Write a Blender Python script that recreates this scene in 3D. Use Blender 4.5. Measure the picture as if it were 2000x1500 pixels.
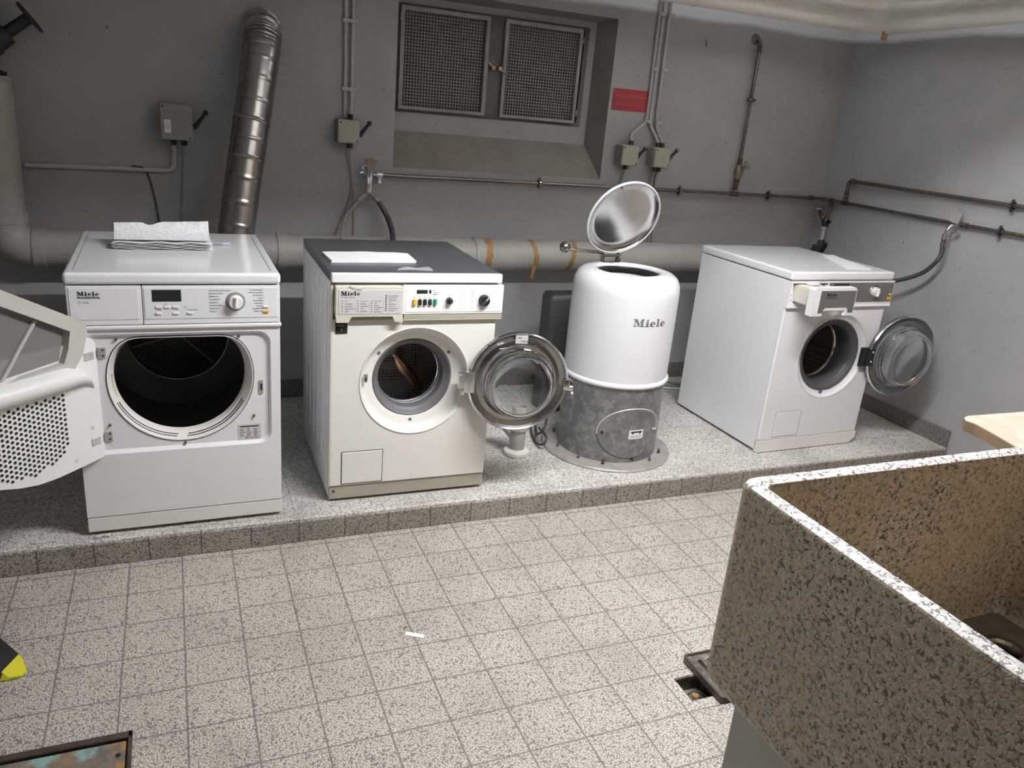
import bpy, bmesh, math, random
from mathutils import Vector, Matrix
random.seed(4)
for o in list(bpy.data.objects): bpy.data.objects.remove(o)
C = bpy.context.scene.collection
S = bpy.context.scene
PI = math.pi
R_ = math.radians

# ---------------------------------------------------------------- camera
cam_data = bpy.data.cameras.new('camera')
cam = bpy.data.objects.new('camera', cam_data); C.objects.link(cam)
cam_data.sensor_width = 36.0; cam_data.sensor_fit = 'HORIZONTAL'
cam_data.lens = 36.0*1548.92/2000.0
cam_data.clip_start = 0.02
cam.location = (0.0906, -2.7859, 1.4920)
cam.rotation_euler = (1.2369, -0.0864, -0.3872)
S.camera = cam

# ---------------------------------------------------------------- view, world, lights
S.view_settings.view_transform = 'Standard'
S.view_settings.look = 'None'
S.view_settings.gamma = 1.0
S.view_settings.use_curve_mapping = False
S.view_settings.exposure = 0.0
w = bpy.data.worlds.new('world'); S.world = w; w.use_nodes = True
w.node_tree.nodes['Background'].inputs[0].default_value = (0.55, 0.60, 0.7, 1)
w.node_tree.nodes['Background'].inputs[1].default_value = 0.02
LAMP = dict(x0=0.80, x1=2.20, y=-1.15, z=2.165, strength=510.0)     # the strip light's tube
FILL_UPLIGHT = dict(x0=2.35, x1=3.00, y=-.12, z=2.205, strength=440.0)        # added fill tube in an upward-facing trough, brightens ceiling and upper walls
BULB = dict(pos=(2.8, -2.3, 2.12), energy=7.0)                      # warm bulb by the door behind the viewer

# ---------------------------------------------------------------- layout numbers
FLOOR_P = 0.1559; FOX = -0.2511; FOY = -0.7875
HP = 0.0864; YE = -0.2872; YW = 0.9236; XC = 3.5974
CEIL = 2.30

# ---------------------------------------------------------------- materials
def nt(m): return m.node_tree.nodes, m.node_tree.links
def srgb(h):
    c = [int(h[i:i+2], 16)/255 for i in (0, 2, 4)]
    return tuple(((x/12.92) if x <= .04045 else ((x+.055)/1.055)**2.4) for x in c)+(1,)
def mat(name, col, rough=.5, metal=0.0, var=0.0, vscale=12.0, bump=0.0, bscale=60.0, coat=0.0, trans=0.0, ior=1.45, alpha=1.0, emit=None, es=0.0, spec=.5, dark=None, thr=(.35, .7)):
    m = bpy.data.materials.new(name); m.use_nodes = True
    N, L = nt(m); b = N['Principled BSDF']
    if isinstance(col, str): col = srgb(col)
    b.inputs['Base Color'].default_value = col
    b.inputs['Roughness'].default_value = rough
    b.inputs['Metallic'].default_value = metal
    b.inputs['Coat Weight'].default_value = coat
    b.inputs['Coat Roughness'].default_value = .08
    b.inputs['Transmission Weight'].default_value = trans
    b.inputs['IOR'].default_value = ior
    b.inputs['Alpha'].default_value = alpha
    b.inputs['Specular IOR Level'].default_value = spec
    if emit is not None:
        b.inputs['Emission Color'].default_value = emit; b.inputs['Emission Strength'].default_value = es
    if var > 0 or dark is not None or bump > 0:
        tc = N.new('ShaderNodeTexCoord')
    if var > 0 or dark is not None:
        n = N.new('ShaderNodeTexNoise'); n.inputs['Scale'].default_value = vscale; n.inputs['Detail'].default_value = 6; n.inputs['Roughness'].default_value = .65
        L.new(tc.outputs['Object'], n.inputs['Vector'])
        mr = N.new('ShaderNodeMapRange'); mr.inputs['From Min'].default_value = thr[0]; mr.inputs['From Max'].default_value = thr[1]
        L.new(n.outputs['Fac'], mr.inputs['Value'])
        mx = N.new('ShaderNodeMix'); mx.data_type = 'RGBA'
        d = srgb(dark) if isinstance(dark, str) else (dark or tuple(c*(1-var) for c in col[:3])+(1,))
        mx.inputs['A'].default_value = col; mx.inputs['B'].default_value = d
        L.new(mr.outputs['Result'], mx.inputs['Factor']); L.new(mx.outputs['Result'], b.inputs['Base Color'])
    if bump > 0:
        n2 = N.new('ShaderNodeTexNoise'); n2.inputs['Scale'].default_value = bscale; n2.inputs['Detail'].default_value = 4
        L.new(tc.outputs['Object'], n2.inputs['Vector'])
        bp = N.new('ShaderNodeBump'); bp.inputs['Strength'].default_value = bump; bp.inputs['Distance'].default_value = .004
        L.new(n2.outputs['Fac'], bp.inputs['Height']); L.new(bp.outputs['Normal'], b.inputs['Normal'])
    return m

def math_(N, L, op, a, b=None):
    n = N.new('ShaderNodeMath'); n.operation = op
    for i, x in enumerate((a, b)):
        if x is None: continue
        if isinstance(x, (int, float)): n.inputs[i].default_value = x
        else: L.new(x, n.inputs[i])
    return n.outputs[0]
def mixc(N, L, f, a, b):
    n = N.new('ShaderNodeMix'); n.data_type = 'RGBA'
    if isinstance(f, (int, float)): n.inputs['Factor'].default_value = f
    else: L.new(f, n.inputs['Factor'])
    for k, x in (('A', a), ('B', b)):
        if isinstance(x, tuple): n.inputs[k].default_value = x
        else: L.new(x, n.inputs[k])
    return n.outputs['Result']
def noise(N, L, vec, scale, detail=2, rough=.5):
    n = N.new('ShaderNodeTexNoise'); n.inputs['Scale'].default_value = scale; n.inputs['Detail'].default_value = detail; n.inputs['Roughness'].default_value = rough
    L.new(vec, n.inputs['Vector']); return n.outputs['Fac']
def ramp(N, L, v, a, b):
    n = N.new('ShaderNodeMapRange'); n.inputs['From Min'].default_value = a; n.inputs['From Max'].default_value = b
    L.new(v, n.inputs['Value']); return n.outputs['Result']

def tile_mat(name, light, darkc, grout, axes, p, offs, gw=.0035, sp=230.0, thr=(.40, .56), tilevar=.14, grime=0.25, grout_fade=.0, rough=.55):
    m = bpy.data.materials.new(name); m.use_nodes = True
    N, L = nt(m); b = N['Principled BSDF']
    tc = N.new('ShaderNodeTexCoord'); sx = N.new('ShaderNodeSeparateXYZ'); L.new(tc.outputs['Object'], sx.inputs[0])
    n1 = noise(N, L, tc.outputs['Object'], sp, 2, .55)
    c = mixc(N, L, ramp(N, L, n1, thr[0], thr[1]), darkc, light)
    # chips of a second stone
    v = N.new('ShaderNodeTexVoronoi'); v.inputs['Scale'].default_value = sp*.7; L.new(tc.outputs['Object'], v.inputs['Vector'])
    sc = N.new('ShaderNodeSeparateColor'); L.new(v.outputs['Color'], sc.inputs[0])
    c = mixc(N, L, math_(N, L, 'MULTIPLY', math_(N, L, 'GREATER_THAN', sc.outputs[0], .86), .6), c, tuple(x*.38 for x in darkc[:3])+(1,))
    cells = []; masks = []
    wob = math_(N, L, 'MULTIPLY', math_(N, L, 'SUBTRACT', noise(N, L, tc.outputs['Object'], 60, 2), .5), .003)
    for ax, o in zip(axes, offs):
        q = math_(N, L, 'DIVIDE', math_(N, L, 'ADD', math_(N, L, 'SUBTRACT', sx.outputs[ax], o), wob), p)
        cells.append(math_(N, L, 'FLOOR', q))
        fr = math_(N, L, 'ABSOLUTE', math_(N, L, 'SUBTRACT', math_(N, L, 'FRACT', q), .5))
        masks.append(ramp(N, L, fr, .5-gw/p*.9, .5-gw/p*.35))
    cmb = N.new('ShaderNodeCombineXYZ'); L.new(cells[0], cmb.inputs[0])
    if len(cells) > 1: L.new(cells[1], cmb.inputs[1])
    wn = N.new('ShaderNodeTexWhiteNoise'); wn.noise_dimensions = '3D'; L.new(cmb.outputs[0], wn.inputs['Vector'])
    hs = N.new('ShaderNodeHueSaturation'); L.new(c, hs.inputs['Color'])
    L.new(math_(N, L, 'ADD', math_(N, L, 'MULTIPLY', wn.outputs['Value'], tilevar), 1-tilevar/2), hs.inputs['Value'])
    c = hs.outputs['Color']
    g = noise(N, L, tc.outputs['Object'], 3.1, 6, .6)
    c = mixc(N, L, math_(N, L, 'MULTIPLY', ramp(N, L, g, .45, .75), grime), c, tuple(x*.45 for x in darkc[:3])+(1,))
    mk = masks[0] if len(masks) == 1 else math_(N, L, 'MAXIMUM', masks[0], masks[1])
    if grout_fade:
        mk = math_(N, L, 'MULTIPLY', mk, ramp(N, L, noise(N, L, tc.outputs['Object'], 7, 3), .5-grout_fade*.2, .5+grout_fade*.2))
    c = mixc(N, L, math_(N, L, 'MULTIPLY', mk, .8), c, grout)
    L.new(c, b.inputs['Base Color']); b.inputs['Roughness'].default_value = rough
    bp = N.new('ShaderNodeBump'); bp.inputs['Strength'].default_value = .35; bp.inputs['Distance'].default_value = .002
    L.new(math_(N, L, 'SUBTRACT', n1, mk), bp.inputs['Height']); L.new(bp.outputs['Normal'], b.inputs['Normal'])
    return m

def wall_mat(name, grey, white, zsplit=None):
    m = bpy.data.materials.new(name); m.use_nodes = True
    N, L = nt(m); b = N['Principled BSDF']
    tc = N.new('ShaderNodeTexCoord'); sx = N.new('ShaderNodeSeparateXYZ'); L.new(tc.outputs['Object'], sx.inputs[0])
    g = noise(N, L, tc.outputs['Object'], 2.3, 7, .62)
    c = mixc(N, L, ramp(N, L, g, .42, .72), grey, tuple(x*.84 for x in grey[:3])+(1,))
    sp = noise(N, L, tc.outputs['Object'], 28, 3, .6)
    c = mixc(N, L, math_(N, L, 'MULTIPLY', ramp(N, L, sp, .70, .74), .65), c, (.05, .045, .04, 1))
    if zsplit:
        wob = math_(N, L, 'MULTIPLY', math_(N, L, 'SUBTRACT', noise(N, L, tc.outputs['Object'], 2.5, 3), .5), .05)
        c = mixc(N, L, ramp(N, L, math_(N, L, 'ADD', sx.outputs[2], wob), zsplit-.012, zsplit+.012), c, white)
    L.new(c, b.inputs['Base Color']); b.inputs['Roughness'].default_value = .62
    bp = N.new('ShaderNodeBump'); bp.inputs['Strength'].default_value = .25; bp.inputs['Distance'].default_value = .004
    L.new(noise(N, L, tc.outputs['Object'], 45, 5), bp.inputs['Height']); L.new(bp.outputs['Normal'], b.inputs['Normal'])
    return m

def stone_mat(name, chip, chip2, gap, scale=95.0, stain=None, dens=.515):
    m = bpy.data.materials.new(name); m.use_nodes = True
    N, L = nt(m); b = N['Principled BSDF']
    tc = N.new('ShaderNodeTexCoord')
    nz = N.new('ShaderNodeTexNoise'); nz.inputs['Scale'].default_value = 60; L.new(tc.outputs['Object'], nz.inputs['Vector'])
    vm = N.new('ShaderNodeVectorMath'); vm.operation = 'MULTIPLY_ADD'; vm.inputs[1].default_value = (.012,)*3
    L.new(nz.outputs['Color'], vm.inputs[0]); L.new(tc.outputs['Object'], vm.inputs[2])
    v = N.new('ShaderNodeTexVoronoi'); v.feature = 'DISTANCE_TO_EDGE'; v.inputs['Scale'].default_value = scale; L.new(vm.outputs[0], v.inputs['Vector'])
    v2 = N.new('ShaderNodeTexVoronoi'); v2.inputs['Scale'].default_value = scale; L.new(vm.outputs[0], v2.inputs['Vector'])
    sc = N.new('ShaderNodeSeparateColor'); L.new(v2.outputs['Color'], sc.inputs[0])
    c = mixc(N, L, sc.outputs[0], chip, chip2)
    big = noise(N, L, tc.outputs['Object'], scale*.8, 2, .6)
    edge = math_(N, L, 'SUBTRACT', v.outputs['Distance'], math_(N, L, 'MULTIPLY', ramp(N, L, big, dens, dens+.16), .30))
    c = mixc(N, L, ramp(N, L, edge, -.05, .022), gap, c)
    if stain:
        sx = N.new('ShaderNodeSeparateXYZ'); L.new(tc.outputs['Object'], sx.inputs[0])
        g = noise(N, L, tc.outputs['Object'], 2.6, 6, .6)
        c = mixc(N, L, math_(N, L, 'MULTIPLY', ramp(N, L, g, .35, .65), .55), c, stain)
    L.new(c, b.inputs['Base Color']); b.inputs['Roughness'].default_value = .5
    bp = N.new('ShaderNodeBump'); bp.inputs['Strength'].default_value = .5; bp.inputs['Distance'].default_value = .002
    L.new(edge, bp.inputs['Height']); L.new(bp.outputs['Normal'], b.inputs['Normal'])
    return m

def patch_mat(name, cols, scale, rough=.6, metal=0):
    m = bpy.data.materials.new(name); m.use_nodes = True
    N, L = nt(m); b = N['Principled BSDF']
    tc = N.new('ShaderNodeTexCoord')
    c = cols[0]
    for i, k in enumerate(cols[1:]):
        mp = N.new('ShaderNodeMapping'); mp.inputs['Location'].default_value = (3.1*i+1.7, 1.3*i, .7*i); L.new(tc.outputs['Object'], mp.inputs['Vector'])
        g = noise(N, L, mp.outputs['Vector'], scale*(1+.5*i), 7, .68)
        c = mixc(N, L, ramp(N, L, g, .50, .58), c, k)
    L.new(c, b.inputs['Base Color']); b.inputs['Roughness'].default_value = rough; b.inputs['Metallic'].default_value = metal
    bp = N.new('ShaderNodeBump'); bp.inputs['Strength'].default_value = .5; bp.inputs['Distance'].default_value = .003
    L.new(noise(N, L, tc.outputs['Object'], scale*6, 5), bp.inputs['Height']); L.new(bp.outputs['Normal'], b.inputs['Normal'])
    return m

M = {}
M['wall'] = wall_mat('grey_wall_paint', (.385, .382, .385, 1), (.86, .88, .93, 1), 2.0)
M['wallplain'] = wall_mat('plain_wall_paint', (.42, .41, .395, 1), (.7, .7, .7, 1))
M['ceiling'] = mat('ceiling_paint', (.86, .86, .85, 1), .7, var=.08, vscale=3, bump=.2, bscale=30)
M['floor'] = tile_mat('floor_terrazzo_tiles', (.65, .60, .53, 1), (.18, .162, .14, 1), (.13, .115, .10, 1), (0, 1), FLOOR_P, (FOX, FOY), gw=.0037, sp=250, tilevar=.06, thr=(.42, .54), grime=.3)
M['plinth'] = tile_mat('plinth_terrazzo', (.80, .78, .73, 1), (.32, .30, .275, 1), (.12, .11, .10, 1), (0, 1), FLOOR_P, (-.036, YE+.03), gw=.0022, sp=260, tilevar=.08, grime=.5, grout_fade=.9)
M['step'] = tile_mat('step_tiles', (.46, .42, .36, 1), (.11, .10, .085, 1), (.05, .045, .04, 1), (0,), .1585, (-.036,), gw=.0035, sp=240, tilevar=.18, grime=.4)
M['skirt'] = tile_mat('skirting_tiles', (.22, .20, .18, 1), (.12, .11, .10, 1), (.06, .055, .05, 1), (0, 1), .30, (.05, .1), gw=.002, sp=300, tilevar=.05)
M['white'] = mat('white_enamel', (.82, .82, .84, 1), .28, coat=.35, var=.03, vscale=5)
M['white_warm'] = mat('warm_white_enamel', (.80, .785, .74, 1), .3, coat=.3, var=.04, vscale=6)
M['cream'] = mat('cream_plastic', (.66, .63, .55, 1), .45, var=.06, vscale=9)
M['beige'] = mat('beige_kick_plastic', (.40, .365, .30, 1), .5, var=.1, vscale=9)
M['plastic_w'] = mat('white_plastic', (.80, .80, .79, 1), .33)
M['panel_w'] = mat('panel_white', (.84, .835, .81, 1), .35)
M['label'] = mat('silver_label', (.66, .65, .65, 1), .4, metal=.15)
M['lidgrey'] = mat('slate_grey_top', (.115, .12, .135, 1), .33, var=.25, vscale=4, metal=.3)
M['rib'] = mat('pressed_steel_side', (.80, .82, .84, 1), .35, var=.06, vscale=4)
M['steelstrip'] = mat('brown_grey_fascia', (.26, .245, .23, 1), .38, metal=.6, var=.08, vscale=6)
M['black'] = mat('black_plastic', (.015, .015, .016, 1), .35)
M['soot'] = mat('black_iron', (.022, .02, .018, 1), .6, var=.5, vscale=30, bump=.5)
M['darkgrey'] = mat('dark_grey_plastic', (.06, .06, .065, 1), .5, var=.15, vscale=8)
M['rubber_d'] = mat('dark_rubber_seal', (.075, .075, .08, 1), .45, var=.12, vscale=14)
M['rubber'] = mat('grey_rubber_seal', (.15, .15, .155, 1), .45, var=.12, vscale=14)
M['rubber_l'] = mat('bluish_rubber_lip', (.30, .33, .37, 1), .4, var=.12, vscale=14)
M['chrome'] = mat('chrome', (.75, .75, .76, 1), .12, metal=1)
M['chrome_r'] = mat('worn_chrome', (.40, .385, .37, 1), .22, metal=1, var=.3, vscale=30)
M['drum'] = mat('drum_steel', (.66, .64, .62, 1), .26, metal=.85, var=.2, vscale=10)
M['ribreflect'] = mat('steel_painted_orange_reflection', (.62, .36, .24, 1), .24, metal=.9)  # orange lamp reflection put into the steel's colour as a warm tint
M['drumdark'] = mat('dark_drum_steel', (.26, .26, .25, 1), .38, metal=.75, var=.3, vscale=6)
M['hole'] = mat('dark_hole', (.008, .008, .008, 1), .8)
M['lidin'] = mat('brushed_aluminium', (.62, .62, .62, 1), .16, metal=1, var=.12, vscale=25)
M['galv'] = patch_mat('weathered_aluminium', [(.235, .235, .235, 1), (.275, .275, .275, 1), (.205, .205, .205, 1), (.33, .33, .33, 1)], 14, rough=.42, metal=.65)
M['foil'] = mat('foil_duct', (.38, .37, .355, 1), .27, metal=1, var=.2, vscale=30)
M['pipe_w'] = mat('painted_drain_pipe', (.40, .385, .35, 1), .45, var=.18, vscale=7, bump=.2, bscale=40)
M['insul'] = mat('insulation_wrap', (.86, .84, .79, 1), .55, var=.1, vscale=9, bump=.25, bscale=30)
M['tape'] = mat('brown_tape', (.36, .21, .09, 1), .45, var=.4, vscale=25)
M['copper'] = mat('oxidised_pipe', (.23, .205, .18, 1), .33, metal=.9, var=.35, vscale=40)
M['brass'] = mat('aged_brass', (.34, .28, .17, 1), .4, metal=.85, var=.5, vscale=50)
M['rustbrass'] = mat('tarnished_fitting', (.15, .10, .07, 1), .5, metal=.6, var=.6, vscale=60)
M['conduit'] = mat('grey_conduit', (.50, .49, .47, 1), .5, var=.05)
M['box_g'] = mat('olive_grey_switch_cover', (.40, .40, .33, 1), .45, var=.08, vscale=12)
M['box_d'] = mat('grey_switch_box', (.27, .26, .245, 1), .5, var=.06)
M['hose'] = mat('black_hose', (.045, .043, .042, 1), .45, bump=.3, bscale=300)
M['hose_g'] = mat('grey_hose', (.22, .21, .20, 1), .45)
M['cable'] = mat('grey_cable', (.30, .29, .28, 1), .5)
M['white_sp'] = mat('spinner_enamel', (.72, .72, .735, 1), .28, coat=.35, var=.03, vscale=5)
M['written'] = mat('written_paper', (.84, .84, .86, 1), .7, dark=(.58, .58, .66, 1), vscale=130, thr=(.46, .72))
M['olive'] = mat('olive_knob_plastic', (.30, .30, .19, 1), .45)
M['paper'] = mat('white_paper', (.86, .86, .87, 1), .7, var=.05, vscale=8)
M['red'] = mat('red_sign_plate', (.26, .022, .03, 1), .4)
M['pinktext'] = mat('faded_lettering', (.42, .13, .14, 1), .5)
M['ink'] = mat('black_ink', (.012, .012, .013, 1), .4)
M['greyink'] = mat('grey_print', (.25, .25, .26, 1), .5)
M['greylogo'] = mat('grey_logo', (.22, .22, .23, 1), .4, metal=.3)
M['whiteink'] = mat('white_print', (.5, .5, .5, 1), .5)
M['yellowb'] = mat('yellow_button', (.80, .46, .03, 1), .35)
M['orangeb'] = mat('orange_button', (.75, .32, .03, 1), .35)
M['greenb'] = mat('green_button', (.02, .25, .11, 1), .35)
M['dgreenb'] = mat('dark_green_button', (.01, .05, .04, 1), .35)
M['display'] = mat('display_glass', (.02, .022, .026, 1), .12)
M['glass'] = mat('clear_glass', (.95, .97, .97, 1), .015, trans=1.0, ior=1.47)
M['smoke'] = mat('smoky_door_plastic', (.15, .15, .15, 1), .14, coat=.6, metal=.5)
M['hingesteel'] = mat('bright_hinge_steel', (.78, .78, .77, 1), .32, metal=.7, var=.3, vscale=80)
M['pane'] = mat('dusty_window_glass', (.30, .29, .29, 1), .08, alpha=.45, spec=.6)
M['lintmesh'] = mat('fine_lint_mesh', (.26, .25, .24, 1), .8, alpha=.6)
M['filterpl'] = mat('filter_frame_plastic', (.52, .51, .47, 1), .45, var=.06)
M['revealtone'] = mat('brown_grey_reveal', (.24, .215, .195, 1), .75, var=.25, vscale=6, bump=.2, bscale=25)  # niche reveal, darker and browner than the wall
M['winframe'] = mat('grey_steel_frame', (.34, .32, .305, 1), .5, var=.3, vscale=18)
M['windark'] = mat('dark_window_frame', (.07, .063, .058, 1), .6, var=.3, vscale=18)
M['wire'] = mat('zinc_wire_mesh', (.25, .235, .23, 1), .5)
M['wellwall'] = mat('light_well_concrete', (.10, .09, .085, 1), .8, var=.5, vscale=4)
M['sink'] = stone_mat('sink_terrazzo', (.72, .64, .53, 1), (.40, .34, .27, 1), (.03, .023, .018, 1), 140, stain=(.42, .34, .23, 1))
M['sinkrim'] = stone_mat('polished_rim_terrazzo', (.62, .60, .575, 1), (.36, .345, .335, 1), (.07, .06, .055, 1), 135, dens=.50)
M['sinkfloor'] = mat('stained_basin_floor', (.26, .24, .21, 1), .45, var=.4, vscale=9, bump=.2)
M['pedestal'] = mat('grey_green_pedestal', (.50, .51, .46, 1), .6, var=.1, vscale=6, bump=.2)
M['wood'] = patch_mat('worn_wood', [(.50, .46, .38, 1), (.45, .40, .32, 1), (.54, .51, .44, 1)], 5, rough=.6)
M['woodedge'] = mat('dark_wood_edge', (.22, .15, .09, 1), .6, var=.3, vscale=12)
M['rustplate'] = patch_mat('rusty_painted_plate', [(.19, .155, .125, 1), (.35, .18, .06, 1), (.24, .40, .37, 1), (.13, .12, .11, 1)], 7, rough=.55, metal=.1)
M['rustframe'] = mat('rusty_iron_frame', (.065, .045, .035, 1), .6, var=.5, vscale=30, bump=.5)
M['drainiron'] = patch_mat('dirty_drain_iron', [(.10, .085, .07, 1), (.22, .19, .16, 1), (.05, .045, .04, 1)], 22, rough=.55)
M['rustflange'] = patch_mat('stained_flange', [(.42, .40, .38, 1), (.34, .325, .31, 1), (.38, .33, .28, 1)], 11, rough=.5, metal=.3)
M['yellow'] = mat('yellow_plastic', (.66, .62, .03, 1), .4)
M['lampwhite'] = mat('lamp_white_metal', (.82, .82, .80, 1), .5)
M['tube'] = mat('lit_tube', (1, 1, 1, 1), .5, emit=(.98, .985, 1.0, 1), es=LAMP['strength'])
M['tube2'] = mat('lit_fill_tube', (1, 1, 1, 1), .5, emit=(.96, .98, 1.0, 1), es=FILL_UPLIGHT['strength'])
M['bulb'] = mat('lit_warm_bulb', (1, .7, .4, 1), .5, emit=(1.0, .42, .12, 1), es=150.0)
M['clearp'] = mat('clear_plastic_film', (.8, .82, .85, 1), .1, alpha=.35)
M['blue'] = mat('blue_pen_plastic', (.05, .07, .30, 1), .3)

# ---------------------------------------------------------------- mesh helpers
def NB(): return bmesh.new()
def obj(name, bm, m, parent=None, smooth=True, loc=None, rot=None, ang=32):
    bmesh.ops.remove_doubles(bm, verts=bm.verts[:], dist=1e-6)
    bmesh.ops.recalc_face_normals(bm, faces=bm.faces[:])
    me = bpy.data.meshes.new(name)
    if smooth:
        for f in bm.faces: f.smooth = True
        for e in bm.edges:
            if len(e.link_faces) == 2 and e.calc_face_angle(0) > R_(ang): e.smooth = False
    bm.to_mesh(me); bm.free()
    me.materials.append(M[m] if isinstance(m, str) else m)
    o = bpy.data.objects.new(name, me); C.objects.link(o)
    if smooth:
        wn = o.modifiers.new('wn', 'WEIGHTED_NORMAL'); wn.keep_sharp = True; wn.weight = 80
    if parent is not None: o.parent = parent
    if loc is not None: o.location = loc
    if rot is not None: o.rotation_euler = rot
    return o
def thing(name, label, cat, loc=(0, 0, 0), rotz=0, group=None):
    o = bpy.data.objects.new(name, None); C.objects.link(o)
    o.empty_display_size = .1
    o.location = loc; o.rotation_euler = (0, 0, rotz)
    o['label'] = label; o['category'] = cat
    if group: o['group'] = group
    return o
def tag(o, label, cat, group=None):
    o['label'] = label; o['category'] = cat
    if group: o['group'] = group
    return o
def struct(name, bm, m, parent=None, smooth=False):
    o = obj(name, bm, m, parent, smooth)
    if parent is None: o['kind'] = 'structure'
    return o
def box(bm, x0, x1, y0, y1, z0, z1, r=0, seg=2, edges=None):
    vs = [bm.verts.new((x, y, z)) for z in (z0, z1) for y in (y0, y1) for x in (x0, x1)]
    fs = []
    for q in ((0, 2, 3, 1), (4, 5, 7, 6), (0, 1, 5, 4), (2, 6, 7, 3), (0, 4, 6, 2), (1, 3, 7, 5)):
        fs.append(bm.faces.new([vs[i] for i in q]))
    if r > 0:
        es = set(e for f in fs for e in f.edges)
        if edges: es = [e for e in es if edges(e)]
        bmesh.ops.bevel(bm, geom=list(es), offset=r, segments=seg, profile=.5, affect='EDGES')
    return bm
def rbox(x0, x1, y0, y1, z0, z1, r=.003, seg=2):
    return box(NB(), x0, x1, y0, y1, z0, z1, r, seg)
def rrect(x0, x1, z0, z1, r, n=6):
    pts = []
    for cx, cz, a0 in ((x1-r, z1-r, 0), (x0+r, z1-r, 90), (x0+r, z0+r, 180), (x1-r, z0+r, 270)):
        for i in range(n+1):
            a = R_(a0+90*i/n); pts.append((cx+r*math.cos(a), cz+r*math.sin(a)))
    return pts
def circle(cx, cz, r, n=48, a0=0):
    return [(cx+r*math.cos(2*PI*i/n+a0), cz+r*math.sin(2*PI*i/n+a0)) for i in range(n)]
def plate(bm, outer, holes, y0, y1, fy=None):
    """flat plate in the XZ plane between y0 and y1 with openings"""
    def P(p, y): return (p[0], y, p[1])
    es = []
    for lp in [outer]+list(holes):
        vs = [bm.verts.new(P(p, y0)) for p in lp]
        es += [bm.edges.new((vs[i], vs[(i+1) % len(vs)])) for i in range(len(vs))]
    r = bmesh.ops.triangle_fill(bm, use_beauty=True, use_dissolve=False, edges=es, normal=(0, -1, 0))
    fs = [g for g in r['geom'] if isinstance(g, bmesh.types.BMFace)]
    if abs(y1-y0) > 1e-7:
        ex = bmesh.ops.extrude_face_region(bm, geom=fs, use_keep_orig=True)
        bmesh.ops.translate(bm, verts=[g for g in ex['geom'] if isinstance(g, bmesh.types.BMVert)], vec=(0, y1-y0, 0))
    return bm
def prism(bm, poly, y0, y1):
    return plate(bm, poly, [], y0, y1)
def loft(bm, loops, cap0=True, cap1=True, close=True):
    rings = [[bm.verts.new(p) for p in lp] for lp in loops]
    n = len(rings[0])
    for a, b in zip(rings, rings[1:]):
        for i in range(n if close else n-1):
            j = (i+1) % n
            try: bm.faces.new((a[i], a[j], b[j], b[i]))
            except ValueError: pass
    if cap0: bm.faces.new(rings[0][::-1])
    if cap1: bm.faces.new(rings[-1])
    return bm
def lathe(bm, prof, c=(0, 0, 0), axis='z', n=48, a0=0.0, a1=2*PI):
    """prof: (radius, height) pairs; revolved round the axis through c"""
    full = abs(a1-a0-2*PI) < 1e-6
    rings = []
    m = n if full else n+1
    for r, h in prof:
        if r < 1e-6:
            p = {'z': (0, 0, h), 'y': (0, h, 0), 'x': (h, 0, 0)}[axis]
            rings.append([bm.verts.new(Vector(c)+Vector(p))]); continue
        ring = []
        for i in range(m):
            a = a0+(a1-a0)*i/n
            u, v = r*math.cos(a), r*math.sin(a)
            p = {'z': (u, v, h), 'y': (u, h, v), 'x': (h, u, v)}[axis]
            ring.append(bm.verts.new(Vector(c)+Vector(p)))
        rings.append(ring)
    for A, B in zip(rings, rings[1:]):
        for i in range(n):
            j = (i+1) % m
            if len(A) == 1 and len(B) == 1: continue
            if len(A) == 1: bm.faces.new((A[0], B[i], B[j]))
            elif len(B) == 1: bm.faces.new((A[i], A[j], B[0]))
            else: bm.faces.new((A[i], A[j], B[j], B[i]))
    return bm
def smooth_path(pts, sub=6):
    P = [Vector(p) for p in pts]
    if len(P) < 3: return P
    out = []
    for i in range(len(P)-1):
        p0 = P[i-1] if i > 0 else P[0]*2-P[1]
        p1, p2 = P[i], P[i+1]
        p3 = P[i+2] if i+2 < len(P) else P[-1]*2-P[-2]
        for k in range(sub):
            t = k/sub
            out.append(.5*((2*p1)+(-p0+p2)*t+(2*p0-5*p1+4*p2-p3)*t*t+(-p0+3*p1-3*p2+p3)*t**3))
    out.append(P[-1]); return out
def bend(pts, r, n=5):
    """polyline with rounded corners"""
    P = [Vector(p) for p in pts]; out = [P[0]]
    for a, b, c in zip(P, P[1:], P[2:]):
        d1 = (a-b); d2 = (c-b); q = min(r, d1.length*.49, d2.length*.49)
        s, e = b+d1.normalized()*q, b+d2.normalized()*q
        for i in range(n+1):
            t = i/n; out.append(s*(1-t)**2+b*2*t*(1-t)+e*t*t)
    out.append(P[-1]); return out
def tube(bm, pts, r, n=12, cap=True, sx=1.0):
    P = [Vector(p) for p in pts]
    rs = r if isinstance(r, (list, tuple)) else [r]*len(P)
    T = []
    for i in range(len(P)):
        a = P[max(i-1, 0)]; b = P[min(i+1, len(P)-1)]
        T.append((b-a).normalized())
    up = Vector((0, 0, 1)) if abs(T[0].z) < .9 else Vector((1, 0, 0))
    u = (up-T[0]*up.dot(T[0])).normalized(); loops = []
    for i, p in enumerate(P):
        u = (u-T[i]*u.dot(T[i])).normalized(); v = T[i].cross(u)
        loops.append([p+(u*math.cos(2*PI*k/n)+v*math.sin(2*PI*k/n)*sx)*rs[i] for k in range(n)])
    return loft(bm, loops, cap, cap)
def cyl(bm, a, b, r, n=16, r2=None):
    return tube(bm, [a, b], [r, r if r2 is None else r2], n)
def xform(bm, mtx, verts=None):
    bmesh.ops.transform(bm, matrix=mtx, verts=verts or bm.verts[:]); return bm
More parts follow.
